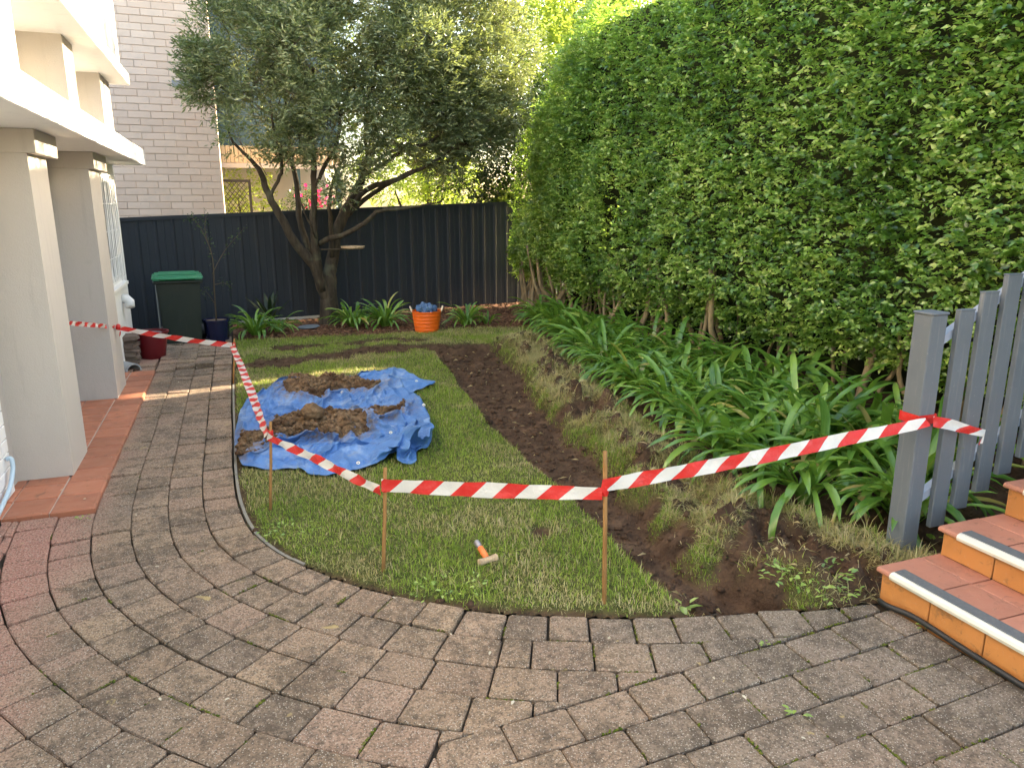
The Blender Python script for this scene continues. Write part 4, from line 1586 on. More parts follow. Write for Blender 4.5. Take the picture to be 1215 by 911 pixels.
def strap_plant(x, y, z, nleaf, scale, label, cat='agapanthus', group=None, name='agapanthus', bias=None, spread=1.0):
    t = thing(name, label, cat, (x, y, z), random.uniform(0, 6.28), group)
    rz0 = t.rotation_euler.z
    for i in range(nleaf):
        q = (i + .5) / nleaf
        k = min(15, max(0, int(16 * (q ** .8) + random.uniform(-2, 2))))
        o = link(bpy.data.objects.new('leaf', STRAPS[k]), t)
        a = i * 2.399 + random.uniform(-.4, .4)
        if bias is not None and random.random() < .45:
            a = bias - rz0 + random.gauss(0, .75)
        o.rotation_euler = (random.gauss(0, .16), random.gauss(0, .10), a)
        rr = .05 * math.sqrt(random.random())
        o.location = (rr * math.cos(a), rr * math.sin(a), 0)
        s = scale * random.uniform(.78, 1.18)
        o.scale = (s, s * random.uniform(.85, 1.2), s)
    return t


ORD = 'nearest second third fourth fifth sixth seventh eighth ninth tenth eleventh twelfth thirteenth fourteenth fifteenth sixteenth seventeenth eighteenth nineteenth twentieth twenty-first'.split()
cnt = [0, 0, 0, 0]
Y = 2.86
k = 0
while Y < 10.5:
    f = ag_front(Y)
    for r, grp, lab in ((0, 'agapanthus in the front row', 'agapanthus clump of arching strap leaves in the front row beside the dug strip'),
                        (1, 'agapanthus in the middle row', 'agapanthus clump of arching strap leaves in the middle row of the hedge bed'),
                        (2, 'agapanthus in the back row', ''), (3, 'agapanthus against the hedge stems', '')):
        if (r == 2 and Y > 8.6) or (r == 3 and Y > 6.6):
            continue
        yy = Y + r * .17 + random.uniform(-.06, .06)
        xx = f + .30 + r * .44 + (.08 if Y > 4.4 else 0) + random.uniform(-.06, .06)
        if yy < 2.95 and r == 0:
            xx = 3.42
        if xx > 2.9 and yy < 2.62:
            continue
        cnt[r] += 1
        rowname = ('front', 'middle', 'back', 'stem side')[r]
        lab = '%s row agapanthus clump in the hedge bed, %s from the grey fence post' % (rowname, ORD[cnt[r] - 1])
        strap_plant(xx, yy, ground_z(xx, yy) - .02, 34 if r < 2 else 24, (1.0, 1.0, 1.05, 1.12)[r] * (1.0 if Y < 4.2 else .9), lab, group=grp, bias=math.pi + .35 if r == 0 else math.pi)
    Y += .40
    k += 1

for (px, py, n, sc, lab) in (
        (304, 398, 60, .80, 'dark agapanthus clump between the blue pot and the tree by the charcoal fence'),
        (330, 393, 34, .62, 'smaller dark agapanthus clump tucked right of the potted sapling'),
        (420, 388, 60, .80, 'agapanthus clump just right of the tree trunk at the fence'),
        (457, 387, 64, .84, 'large agapanthus clump midway between the tree trunk and the orange tub'),
        (553, 386, 50, .74, 'agapanthus clump standing right of the orange tub by the fence'),
        (578, 384, 22, .5, 'sparse small agapanthus clump between the orange tub and the hedge end')):
    g = gp(px, py)
    strap_plant(g[0], g[1], -.02, n, sc, lab)


# broad-leaved plant behind the dark clump
def paddle_mesh(L, W, seg=8):
    V, F = [], []
    for i in range(seg + 1):
        t = i / seg
        w = .012 if t < .35 else W * math.sin(math.pi * min(1, (t - .33) / .67) ** .85) + .002
        x = .35 * L * t * t
        V += [(x, -w / 2, L * t), (x - .1 * w, 0, L * t), (x, w / 2, L * t)]
    for i in range(seg):
        b = i * 3
        F += [(b, b + 1, b + 4, b + 3), (b + 1, b + 2, b + 5, b + 4)]
    me = bpy.data.meshes.new('leaf')
    me.from_pydata(V, [], F)
    me.materials.append(M['dark_leaf2'])
    return me


t_ = NT('paddle_leaf')
M['dark_leaf2'] = t_.leafy(t_.mix(t_.rnd(), (0.010, 0.022, 0.008), (0.03, 0.055, 0.014)), (0.05, 0.09, 0.015), .2, .45)
pm = [paddle_mesh(.75, .12), paddle_mesh(.62, .10), paddle_mesh(.85, .11)]
g = on_y(322, 395, 11.4)
st = thing('paddle_leaf_plant', 'upright dark plant with broad paddle leaves against the charcoal fence', 'plant', (g[0], 11.45, -.02))
for i in range(13):
    o = link(bpy.data.objects.new('leaf', pm[i % 3]), st)
    o.rotation_euler = (0, random.uniform(-.1, .35), i * 2.4)
    o.scale = [random.uniform(.5, .72)] * 3

# ================================================================== BIN, POTS, TUBS BY THE FENCE
b0 = gp(218, 409)
wb = thing('wheelie_bin', 'dark green black wheelie bin with bright green lid by the charcoal fence', 'wheelie bin', (b0[0] - .0, b0[1] + .1, 0), rad(4))


def taper_box(x0, x1, y0, y1, z0, z1, k, bev=.02):
    bm = bmesh.new()
    bmesh.ops.create_cube(bm, size=1)
    for v in bm.verts:
        s = 1 if v.co.z > 0 else k
        v.co = ((x0 + x1) / 2 + v.co.x * (x1 - x0) * s, (y0 + y1) / 2 + v.co.y * (y1 - y0) * s, (z0 + z1) / 2 + v.co.z * (z1 - z0))
    bmesh.ops.bevel(bm, geom=list(bm.edges), offset=bev, segments=2, affect='EDGES')
    return bm


shade_angle(MB().bm(taper_box(-.255, .255, -.28, .28, .03, .84, .84)).build('body', M['binblack'], wb))
mb = MB().box(-.285, .285, -.31, .31, .80, .845, .012)
mb.build('rim', M['binblack'], wb)
bm = taper_box(-.285, .285, -.33, .31, .845, .90, 1.06, .02)
lid = shade_angle(MB().bm(bm).build('lid', M['binlid'], wb))
MB().box(-.22, .22, -.24, .22, .899, .915, .01).build('raised_panel', M['binlid'], lid)
MB().tube([(-.25, .33, .85), (.25, .33, .85)], .016, 10).build('handle', M['binblack'], wb)
MB().tube([(-.20, -.345, .865), (.20, -.345, .865)], .012, 10).build('lid_handle', M['binlid'], lid)
MB().box(-.262, -.243, -.25, -.12, .06, .80, .006).build('lit_strip', M['binlit'], wb)  # grey strip laid on the side to paint it as lit
for s in (-1, 1):
    mb = MB()
    mb.tube([(s * .22, .25, .10), (s * .28, .25, .10)], .10, 20)
    mb.build('wheel', M['cable'], wb)

p = gp(259, 408)
pot = thing('plant_pot', 'dark navy glazed pot standing between the bin and the strap leaf clump', 'plant pot', (p[0], p[1] + .1, 0))
shade_angle(MB().lathe([(0, 0), (.125, 0), (.14, .02), (.158, .28), (.172, .285), (.172, .31), (.150, .31), (.148, .285)], 28).build('shell', M['potblue'], pot))
MB().lathe([(.0, .292), (.150, .290)], 28).build('soil', M['potrim'], pot)
sap = thing('sapling', 'thin bare sapling with few small leaves growing in the navy pot', 'sapling', (pot.location.x, pot.location.y, .29))
SB = np.array(sap.location)
SY = pot.location.y
stems = [[(258, 376), (254, 340), (252, 305), (242, 278), (232, 262), (222, 255)], [(252, 325), (265, 300), (277, 285), (290, 270)], [(256, 362), (248, 350), (243, 345)], [(247, 290), (243, 270), (245, 255)], [(254, 338), (266, 336), (274, 340)]]
tips = []
for i, st_ in enumerate(stems):
    pts = [on_y(a, b, SY + .02 * j * (1 if i % 2 else -1)) - SB for j, (a, b) in enumerate(st_)]
    if i == 0:
        pts[0] = np.array([0, 0, -.01])
    cp = catmull(pts, 4)
    MB().tube(cp, list(np.linspace(.011 if i == 0 else .006, .002, len(cp))), 7).build('stem', M['twig'], sap, smooth=True)
    for q in cp[len(cp) // 3:]:
        for _ in range(4):
            tips.append(q + RNG.normal(0, .035, 3))
tips = np.array(tips)
L_ = np.full(len(tips), .034)
add('leaves', leaves_mesh('leaves', tips, RNG.normal(size=(len(tips), 3)), RNG.normal(size=(len(tips), 3)), L_, L_ * .42, M['dark_leaf'], 'ovate', .1, .1), sap, kind='stuff')

# red tub
p = gp(181, 429)
rt = thing('red_tub', 'dark red plastic tub on the far paving in front of the bin', 'tub', (p[0], p[1] + .14, .01))
shade_angle(MB().lathe([(0, 0), (.125, 0), (.135, .015), (.180, .30), (.196, .305), (.196, .322), (.174, .322), (.130, .03), (0, .025)], 28).build('shell', M['redplastic'], rt))
mb = MB()
mb.tube([(-.17, -.05, .29), (-.1, -.16, .34), (.02, -.19, .345), (.12, -.14, .33), (.168, -.05, .29)], .005, 6)
mb.build('handle', M['metaltip'], rt)

# orange tub with a crumpled tarp stuffed in
p = gp(510, 395)
ot = thing('orange_tub', 'bright orange flexible tub on the grass edge before the fence', 'tub', (p[0], p[1] + .16, -.01), rad(-12))
prof = [(0, 0), (.155, 0), (.165, .012)]
for i in range(5):
    z = .05 + i * .05
    r0 = .165 + .045 * (z / .31)
    prof += [(r0, z - .006), (r0 + .003, z), (r0, z + .006)]
prof += [(.208, .29), (.217, .293), (.217, .307), (.203, .307), (.16, .02), (0, .015)]
shade_angle(MB().lathe(prof, 32).build('shell', M['orange'], ot), 50)
for s in (-1, 1):
    mb = MB()
    pts = catmull([(s * .205, -.075, .30), (s * .222, -.055, .345), (s * .23, 0, .362), (s * .222, .055, .345), (s * .205, .075, .30)], 5)
    mb.tube(pts, .011, 8)
    mb.build('handle', M['paleplastic'], ot, smooth=True)
bundle = thing('crumpled_sheet', 'crumpled blue plastic sheet stuffed into the orange tub', 'plastic sheet', (p[0] - .01, p[1] + .16, .29))
for i, (dx, dy, dz, r) in enumerate(((-.06, 0, .035, .085), (.06, -.02, .03, .075), (.0, .05, .05, .08), (.11, .04, .01, .06), (-.01, -.09, .01, .07))):
    V, F = lump_mesh((r, r * .9, r * .75), 3, .75, 60 + i, 2.6)
    MB().poly([(a + dx, b + dy, c + dz) for a, b, c in V], F).build('fold', M['tarp2'] if 'tarp2' in M else M['tarp'], bundle)

# grey stone slab on the mulch
p = gp(366, 390)
V, F = lump_mesh((.16, .10, .022), 2, .25, 5)
o = MB().poly(V, F).build('flat_stone', M['slate'])
o.location = (p[0] - .0, p[1], .03)
o.rotation_euler = (.12, -.06, rad(-30))
tag(o, 'flat grey stone lying on bark mulch left of the tree trunk', 'stone')

# rough stones stacked against the house corner
SLAB = [(0, .00, .20, .15, .055, 0), (.01, .02, .19, .14, .045, .1), (-.01, .0, .20, .13, .05, -.1), (.02, .01, .17, .14, .045, .2), (0, .0, .185, .13, .05, -.2), (.0, .01, .17, .12, .04, .1), (.01, .0, .2, .13, .045, 0)]
SL_LAB = ['lowest rough brown slab in the stack at the house corner', 'second rough slab from the bottom of the stack at the house corner', 'third rough slab from the bottom of the house corner stack',
          'middle rough slab of the stack beside the red tub', 'third rough slab from the top of the stack beside the red tub', 'second rough slab from the top of the stack beside the red tub',
          'topmost rough brown slab of the stack under the white waste pipe']
zc = .015
bp = gp(146, 436)
for i, (dx, dy, a, b, c, rz) in enumerate(SLAB):
    bm = taper_box(-a * .72, a * .72, -b, b, 0, c, 1.0, .008)
    bmesh.ops.subdivide_edges(bm, edges=list(bm.edges), cuts=1)
    for v in bm.verts:
        v.co += Vector(np.random.default_rng(i * 77 + v.index).normal(0, .006, 3))
    o = MB().bm(bm).build('stacked_stone', M['stone'])
    o.location = (bp[0] + .02 + dx, bp[1] + .12 + dy, zc)
    o.rotation_euler = (0, 0, rz)
    tag(o, SL_LAB[i], 'stone', 'rough stones stacked at the house corner')
    zc += c - .001
# half-round offcut
p = gp(148, 438)
bm_ = MB()
prof = []
for s in range(2):
    for k in range(11):
        an = math.pi * k / 10
        r = .085 if s == 0 else .070
        prof.append((r * math.cos(an), r * math.sin(an)))
V, F = [], []
for yv in (-.16, .16):
    V += [(a, yv, b) for a, b in prof]
for k in range(10):
    F += [(k, k + 1, 22 + k + 1, 22 + k), (11 + k + 1, 11 + k, 33 + k, 33 + k + 1), (k + 1, k, 11 + k, 11 + k + 1), (22 + k, 22 + k + 1, 33 + k + 1, 33 + k)]
F += [(0, 22, 33, 11), (10, 21, 43, 32)]
o = bm_.poly(V, F).build('pipe_offcut', M['greypvc'])
o.location = (p[0] + .03, p[1] - .12, .02)
o.rotation_euler = (0, 0, rad(35))
tag(o, 'curved grey half pipe offcut lying at the foot of the stacked stones', 'pipe')

# ================================================================== BLUE TARP WITH SOIL HEAPS
TP = np.array(TARP)
TCT = np.array(tp(520, 360)[:2])
FOLDS = [([(480, 300), (520, 235), (590, 215), (650, 325)], .045, 40), ([(590, 220), (645, 325)], .04, 22), ([(690, 345), (780, 400), (835, 470), (805, 530)], .11, 62), ([(870, 330), (890, 290), (800, 200), (830, 115)], .06, 55),
         ([(955, 240), (995, 320), (1005, 400), (965, 465), (880, 470)], .15, 60), ([(240, 466), (400, 442), (545, 458)], .09, 30), ([(378, 495), (392, 575)], .045, 22), ([(120, 545), (250, 475)], .06, 35),
         ([(190, 232), (300, 182), (440, 190)], .075, 30), ([(590, 155), (720, 132), (850, 112), (935, 150), (1035, 177)], .09, 34), ([(700, 360), (765, 440)], .05, 20), ([(735, 250), (755, 212), (780, 190)], .045, 20),
         ([(640, 585), (740, 556), (830, 512)], .045, 22), ([(870, 520), (880, 440), (930, 370), (970, 410)], .10, 32), ([(760, 350), (850, 340), (880, 370)], .06, 22), ([(470, 560), (560, 480), (700, 460)], .05, 34),
         ([(120, 420), (90, 300), (140, 240)], .05, 30), ([(330, 300), (450, 260), (500, 300)], .02, 40), ([(200, 330), (320, 380)], .02, 40), ([(560, 500), (640, 590)], .02, 25), ([(860, 180), (920, 280)], .05, 26)]
HEAPS = [
    ([(78, 520), (88, 470), (112, 430), (190, 425), (265, 385), (310, 358), (400, 352), (520, 345), (600, 338), (680, 335), (722, 398), (690, 430), (620, 445), (540, 452), (450, 446), (360, 442), (240, 462), (150, 495), (110, 532)], .12,
     'long heap of lumpy brown soil along the near side of the blue tarp'),
    ([(300, 200), (345, 182), (420, 180), (490, 165), (550, 142), (600, 168), (680, 180), (785, 185), (760, 205), (730, 225), (640, 212), (580, 213), (520, 228), (490, 262), (420, 250), (350, 250), (308, 230)], .11,
     'dark soil heap on the far side of the blue tarp'),
    ([(712, 332), (745, 318), (800, 312), (860, 296), (900, 288), (897, 318), (850, 338), (780, 358), (735, 350)], .07, 'small heap of soil in a fold at the right of the blue tarp')]


def w2(l):
    return [tuple(tp(a, b)[:2]) for a, b in l]


FW = [(w2(l), H_, w * .0035) for l, H_, w in FOLDS]
HW = [w2(l) for l, _, _ in HEAPS]


def poly_sd(x, y, poly):
    d = seg_dist(x, y, poly + poly[:1])
    return np.where(inside(x, y, poly), d, -d)


_rc = np.random.default_rng(77)
CELLS = [(np.stack([_rc.uniform(-.4, 1.8, n_), _rc.uniform(4.5, 8.3, n_)], 1), a_, w_) for n_, a_, w_ in ((40, .034, .11), (130, .016, .05))]
CREASE = []
for _ in range(150):
    c_ = np.array([_rc.uniform(0, 1.3), _rc.uniform(4.9, 7.9)])
    an_ = _rc.uniform(0, math.pi)
    l_ = _rc.uniform(.1, .35)
    d_ = np.array([math.cos(an_), math.sin(an_) * 1.6]) * l_
    m_ = c_ + np.array([-d_[1], d_[0]]) * _rc.uniform(-.2, .2)
    CREASE.append(([tuple(c_ - d_), tuple(m_), tuple(c_ + d_)], _rc.uniform(-.018, .028), _rc.uniform(.010, .028)))


def tarp_z(x, y, both=False):
    wx = x + .06 * (fbm(x * 4, y * 4, 3) - .5)
    wy = y + .16 * (fbm(x * 4 + 9, y * 2.4, 3) - .5)
    z = .012 + .03 * fbm(x * 2.2, y * 1.4, 3)
    lean = np.zeros(np.shape(x))
    for P_, H_, w in FW:
        d = seg_dist(wx, wy, P_) / (w * .46)
        b_ = np.maximum(1 - d, 0)
        z = z + H_ * .66 * b_ ** 1.2
        lean = lean + H_ * 1.0 * b_ ** 1.6
    for P_, (_, H_, _) in zip(HW, HEAPS):
        z = z + .03 * sstep(-.25, .15, poly_sd(x, y, P_))
    for C_, a_, w_ in CELLS:
        sh = x.shape
        dx = (wx.ravel()[:, None] - C_[None, :, 0])
        dy = (wy.ravel()[:, None] - C_[None, :, 1]) * .62
        d = np.sort(np.partition(dx * dx + dy * dy, 1, axis=1)[:, :2], axis=1) ** .5
        e = (d[:, 1] - d[:, 0]).reshape(sh)
        z = z + a_ * np.maximum(1 - e / w_, 0) ** 1.15
    for P_, H_, w in CREASE:
        b_ = np.maximum(1 - seg_dist(wx, wy, P_) / w, 0)
        z = z + H_ * b_
        lean = lean + max(H_, 0) * b_ * .7
    return (np.maximum(z, .006), lean) if both else np.maximum(z, .006)


# resample the outline and fill it from the middle
ring_pts = np.array([p[:2] for p in catmull([(*p, 0) for p in TARP] + [(*TARP[0], 0)], 14)])[:-1]
NTH, NR = len(ring_pts), 150
rr = np.linspace(0, 1, NR) ** .75
P2 = TCT[None, None] + (ring_pts[None] - TCT) * rr[:, None, None]
TX, TY2 = P2[..., 0], P2[..., 1]
TZ, LEAN = tarp_z(TX, TY2, True)
edge = (1 - rr)[:, None]
TZ = TZ * (.30 + .70 * sstep(0, .09, edge)) + .024 * sstep(.07, 0, edge) * fbm(TX * 9, TY2 * 9, 2)
TZ = np.maximum(TZ, .016)
LEAN = LEAN * sstep(.0, .08, edge)
TX = TX + .25 * LEAN
TY2 = TY2 - 1.25 * LEAN
idx = np.arange(NTH * NR).reshape(NR, NTH)
nxt = np.roll(idx, -1, axis=1)
F4 = np.stack([idx[:-1], nxt[:-1], nxt[1:], idx[1:]], -1).reshape(-1, 4)
V = np.stack([TX.ravel(), TY2.ravel(), TZ.ravel()], 1)
# a last skirt ring gives the hem a turned-under edge
sk = np.stack([ring_pts[:, 0], ring_pts[:, 1], np.maximum(TZ[-1] - .005, .004)], 1)
V = np.concatenate([V, sk])
a = idx[-1]
b = NTH * NR + np.arange(NTH)
F4 = np.concatenate([F4, np.stack([a, np.roll(a, -1), np.roll(b, -1), b], 1)])
TO = np.array([TCT[0], TCT[1], 0])
dirt = np.zeros(len(V))
for P_ in HW:
    dirt = np.maximum(dirt, sstep(.16, .0, -poly_sd(V[:, 0], V[:, 1], P_)))
tarp = thing('tarpaulin', 'crumpled bright blue tarpaulin with eyelets spread on the lawn', 'tarpaulin', tuple(TO))
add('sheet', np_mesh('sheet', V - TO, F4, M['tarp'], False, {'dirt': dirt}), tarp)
for (ex, ey) in ((826, 450), (668, 553), (985, 318), (948, 160), (590, 212)):
    q = tp(ex, ey, .08)
    z = float(tarp_z(np.array([q[0]]), np.array([q[1]]))[0])
    mb = MB().lathe([(.006, .0), (.012, .001), (.013, .004), (.008, .006), (.006, .003)], 16)
    o = mb.build('eyelet', M['alu'], tarp, smooth=True)
    o.location = (q[0] - TO[0], q[1] - TO[1], z + .004)
    o.rotation_euler = (rad(35), rad(-10), 0)

for hi, (pl, H_, lab) in enumerate(HEAPS):
    pw = np.array(HW[hi])
    c = pw.mean(0)
    rp = np.array([p[:2] for p in catmull([(*p, 0) for p in HW[hi]] + [(*HW[hi][0], 0)], 9)])[:-1]
    nth, nr = len(rp), 56
    r_ = np.linspace(0, 1, nr)
    if hi == 0:
        # long heap: fill between its two long sides instead of from one centre
        half = len(rp)
    P2 = c[None, None] + (rp[None] - c) * r_[:, None, None]
    X, Y_ = P2[..., 0], P2[..., 1]
    sd = np.clip(poly_sd(X, Y_, [tuple(p) for p in rp[::3]]), 0, 1)
    z = tarp_z(X, Y_) - .02 + .03 * sstep(0, .03, sd) + .36 * H_ * sstep(0, .24, sd) ** .7 * (.55 + .9 * fbm(X * 5, Y_ * 4, 4, .6)) + .028 * (fbm(X * 26, Y_ * 22, 3, .6) - .45) * sstep(0, .05, sd)
    i_ = np.arange(nth * nr).reshape(nr, nth)
    n_ = np.roll(i_, -1, axis=1)
    f_ = np.stack([i_[:-1], n_[:-1], n_[1:], i_[1:]], -1).reshape(-1, 4)
    hp = thing('soil_heap', lab, 'soil heap', (c[0], c[1], 0))
    V = np.stack([X.ravel(), Y_.ravel(), z.ravel()], 1) - np.array([c[0], c[1], 0])
    add('mound', np_mesh('mound', V, f_, M['heap'], True, {'rnd': np.zeros(len(V))}), hp)
    m_ = (1700, 900, 200)[hi]
    k_ = RNG.integers(nth * nr // 5, nth * nr, m_ * 3)
    wgt = RNG.random(len(k_)) < .4
    k_ = k_[wgt]
    V_ = V[k_]
    s_ = RNG.uniform(.005, .014, len(k_)) * np.where(RNG.random(len(k_)) < .12, 2.2, 1)
    scatter_lumps('clods', V_ + np.stack([np.zeros(len(k_)), np.zeros(len(k_)), s_ * .35], 1), s_, M['heap'], .75, 20 + hi, hp)
q = tp(457, 352, .16)
V, F = lump_mesh((.085, .065, .055), 3, .5, 33)
o = MB().poly(V, F).build('earth_clod', M['heap'], smooth=True)
o.location = (q[0], q[1] + .08, .20)
tag(o, 'single large brown clod sitting on the back of the near soil heap', 'earth clod')

# ================================================================== STAKES AND BARRIER TAPE
ST = [((277, 455), (278, 402), .008, 'wooden stake in shade at the far corner of the paved path'),
      ((321, 605), (321, 500), .0085, 'rusty brown stake in front of the blue tarp holding the tape'),
      ((455, 680), (457, 555), .0095, 'thin wooden stake at the lawn edge between tarp and hammer'),
      ((717, 717), (718, 535), .010, 'tall thin wooden stake at the lawn edge beside the dug trench')]
STK = []
for b_, t_, r, lab in ST:
    g = gp(*b_)
    top = on_y(*t_, g[1])
    o = thing('garden_stake', lab, 'stake', (g[0], g[1], 0), 0, 'thin stakes that carry the barrier tape')
    tz = top - np.array([g[0], g[1], 0])
    d = np.array([tz[0] / tz[2], tz[1] / tz[2], 1])
    MB().tube([d * -.12, d * .15, d * (tz[2] * .5) + np.array([.002, 0, 0]), d * tz[2]], [r, r * 1.04, r, r * .96], 10).build('rod', M['bamboo'], o, smooth=True)
    STK.append((np.array([g[0], g[1], 0]), d, tz[2], r))


def on_stake(i, py):
    """point on stake i seen at photo height py"""
    g, d, h_, r = STK[i]
    best = None
    for z in np.linspace(0, h_, 200):
        q = g + d * z
        c = q - np.array([0, 0, CAM_H])
        yv = PH / 2 - FPX * (c @ UPV) / (c @ FWD)
        if best is None or abs(yv - py) < best[0]:
            best = (abs(yv - py), q)
    return best[1]


tape = thing('barrier_tape', 'red and white striped barrier tape strung between stakes, column and grey post', 'barrier tape', tuple(STK[2][0]))
TPO = np.array(tape.location)
U0 = [0.0]


def ribbon(name, pts, wdirs, width, sag=0.0, sub=16, wob=.007, parent=None):
    """a strip of tape through pts; wdirs is the direction of its width at each point"""
    pts = [np.array(p, float) for p in pts]
    n = (len(pts) - 1) * sub + 1
    tt = np.linspace(0, len(pts) - 1, n)
    P = np.stack([np.interp(tt, range(len(pts)), [p[i] for p in pts]) for i in range(3)], 1)
    Wd = np.stack([np.interp(tt, range(len(pts)), [w[i] for w in wdirs]) for i in range(3)], 1)
    wv = np.interp(tt, range(len(pts)), width if hasattr(width, '__len__') else [width] * len(pts))
    Wd = unit(Wd)
    loc = tt / (len(pts) - 1)
    P[:, 2] -= sag * 4 * loc * (1 - loc)
    L = np.concatenate([[0], np.cumsum(np.linalg.norm(np.diff(P, axis=0), axis=1))])
    tang = unit(np.gradient(P, axis=0))
    nn = unit(np.cross(tang, Wd))
    rows = 5
    V, UV = [], []
    ph = random.uniform(0, 6)
    for r in range(rows):
        v = r / (rows - 1) - .5
        bulge = (np.sin(L * 21 + ph + v * 3) * wob + np.sin(L * 47 + ph * 2 - v * 5) * wob * .5)
        V.append(P + Wd * (wv * v)[:, None] + nn * (bulge + .10 * width_ref * (v * v))[:, None])
        UV.append(np.stack([U0[0] + L, np.full(n, v + .5)], 1))
    V, UV = np.stack(V, 1), np.stack(UV, 1)
    i_ = np.arange(n * rows).reshape(n, rows)
    f_ = np.stack([i_[:-1, :-1], i_[1:, :-1], i_[1:, 1:], i_[:-1, 1:]], -1).reshape(-1, 4)
    me = np_mesh(name, V.reshape(-1, 3) - TPO, f_, M['tape'], True)
    uvl = me.uv_layers.new(name='UVMap')
    uvl.data.foreach_set('uv', UV.reshape(-1, 2)[f_.ravel()].astype(np.float32).ravel())
    U0[0] += L[-1]
    return add(name, me, parent or tape)


width_ref = .07
up = np.array([0, 0, 1.0])
k1 = on_x(138, 388, -1.072)
wl = on_y(78, 383, 6.35)
s1, s2a, s2b, s3a, s3b, s4a, s4b = on_stake(0, 409), on_stake(1, 515), on_stake(1, 516), on_stake(2, 580), on_stake(2, 574), on_stake(3, 584), on_stake(3, 574)
fwdo = np.array([-.02, -.012, 0])
U0[0] = 0
ribbon('tape_span', [wl, (wl + k1) / 2, k1], [up + [.3, 0, 0], up, up + [.4, 0, 0]], [.035, .04, .03], .0, 10)
ribbon('tape_span', [k1, k1 * .5 + s1 * .5 + [0, 0, -.0], s1 + fwdo], [up + [.2, 0, 0], up + [0, -.4, 0], up], [.045, .058, .05], .02, 14)
ribbon('tape_span', [s1 + fwdo, s1 * .75 + s2a * .25 + [.0, 0, 0], s1 * .4 + s2a * .6, s2a + fwdo], [np.array([1, 0, .5]), np.array([1, .1, .25]), np.array([1, .1, .3]), np.array([.5, 0, .9])], [.05, .058, .062, .045], .055, 16)
ribbon('tape_span', [s2b + fwdo, s2b * .55 + s3a * .45, s3a + fwdo], [up, up + [.1, .3, 0], up + [0, .3, 0]], [.045, .050, .05], .012, 16)
U0[0] = .06
ribbon('tape_span', [s3b + fwdo, s3b * .5 + s4a * .5 + fwdo, s4a + fwdo], [up, up, up + [0, .15, 0]], [.062, .074, .055], .004, 18, .004)
pp = on_y(1100, 499, 2.47)
ribbon('tape_span', [s4b + fwdo, s4b * .6 + pp * .4 + fwdo, s4b * .25 + pp * .75, pp + np.array([-.02, -.02, 0])], [up, up + [0, .15, 0], up + [0, .5, 0], up + [0, .9, 0]], [.062, .064, .060, .045], .012, 16, .005)
t1, t2, t3, t4 = on_y(1125, 503, 2.43), on_y(1150, 510, 2.42), on_y(1168, 514, 2.42), on_y(1163, 527, 2.42)
ribbon('tape_tail', [pp + np.array([-.0, -.03, .005]), t1, t2, t3, t4], [up, up + [.2, .4, 0], up + [.5, 0, 0], up + [1.0, 0, 0], np.array([1, 0, .2])], [.05, .055, .042, .04, .025], 0, 7, .006)
for (q, r, sc) in ((s1, .012, .045), (s2a, .014, .05), (s3a + [0, 0, .01], .013, .045), (s4a + [0, 0, .01], .014, .05)):
    mb = MB().lathe([(r, -sc * .5), (r * 1.18, -sc * .2), (r * 1.1, .1 * sc), (r * 1.2, sc * .3), (r, sc * .5)], 12)
    o = mb.build('tape_wrap', M['tapered'] if 'tapered' in M else M['tape'], tape, smooth=True)
    o.location = q - TPO
V, F = lump_mesh((.022, .022, .03), 2, .6, 9, 2.5)
o = MB().poly(V, F).build('tape_knot', M['tape'], tape, smooth=True)
o.location = k1 + [.015, -.01, 0] - TPO
ribbon('tape_tail', [k1 + [.02, -.015, 0], k1 + [.03, -.02, -.04], k1 + [.022, -.02, -.09]], [np.array([0, 1, .1])] * 3, [.05, .06, .04], 0, 6, .006)
# band of tape round the grey post
mb = MB()
for (a, b_) in (((2.962, 2.487), (3.062, 2.487)),):
    pass
bx = [(2.985 - .006, 2.49 - .006), (3.085 + .006, 2.49 - .006), (3.085 + .006, 2.59 + .006), (2.985 - .006, 2.59 + .006)]
zt_ = pp[2]
V = []
for (x, y) in bx:
    V += [(x, y, zt_ - .024), (x, y, zt_ + .022)]
V = [np.array(v) - TPO for v in V]
mb.poly(V, [(0, 2, 3, 1), (2, 4, 5, 3), (4, 6, 7, 5), (6, 0, 1, 7)])
mb.build('tape_band', M['tape'], tape)

# ================================================================== HAMMER IN THE GRASS
hd, ht = gp(579, 664, .03), gp(566, 646, .05)
hm = thing('hammer', 'small hammer with orange grip lying on the lawn near the paving', 'hammer', (hd[0], hd[1], .03), 0)
dv = np.array([ht[0] - hd[0], ht[1] - hd[1], .03])
dv = dv / np.linalg.norm(dv)
Lh = .17
o = MB().tube([dv * .015, dv * .05, dv * .10], [.014, .017, .0165], 12).build('grip', M['orangegrip'], hm, smooth=True)
MB().tube([dv * .100, dv * .125, dv * .15, dv * .158], [.013, .016, .017, .011], 12).build('tip', M['metaltip'], hm, smooth=True)
sd_ = unit(np.cross(dv, up)) + np.array([0, 0, .12])
MB().tube([sd_ * -.052, sd_ * -.046, sd_ * -.02, sd_ * .02, sd_ * .046, sd_ * .052], [.014, .019, .016, .016, .019, .014], 14).build('head', M['wood'], hm)

# ================================================================== STEPS
steps = thing('garden_steps', 'orange tiled steps with terracotta treads and pale metal nosings', 'steps', (3.0, 2.0, 0))
SO = np.array(steps.location)


def spart(name, mb_, mat, parent=None, **k):
    o = mb_.build(name, mat, parent or steps, **k)
    if parent is None:
        o.location = -steps.location
    return o


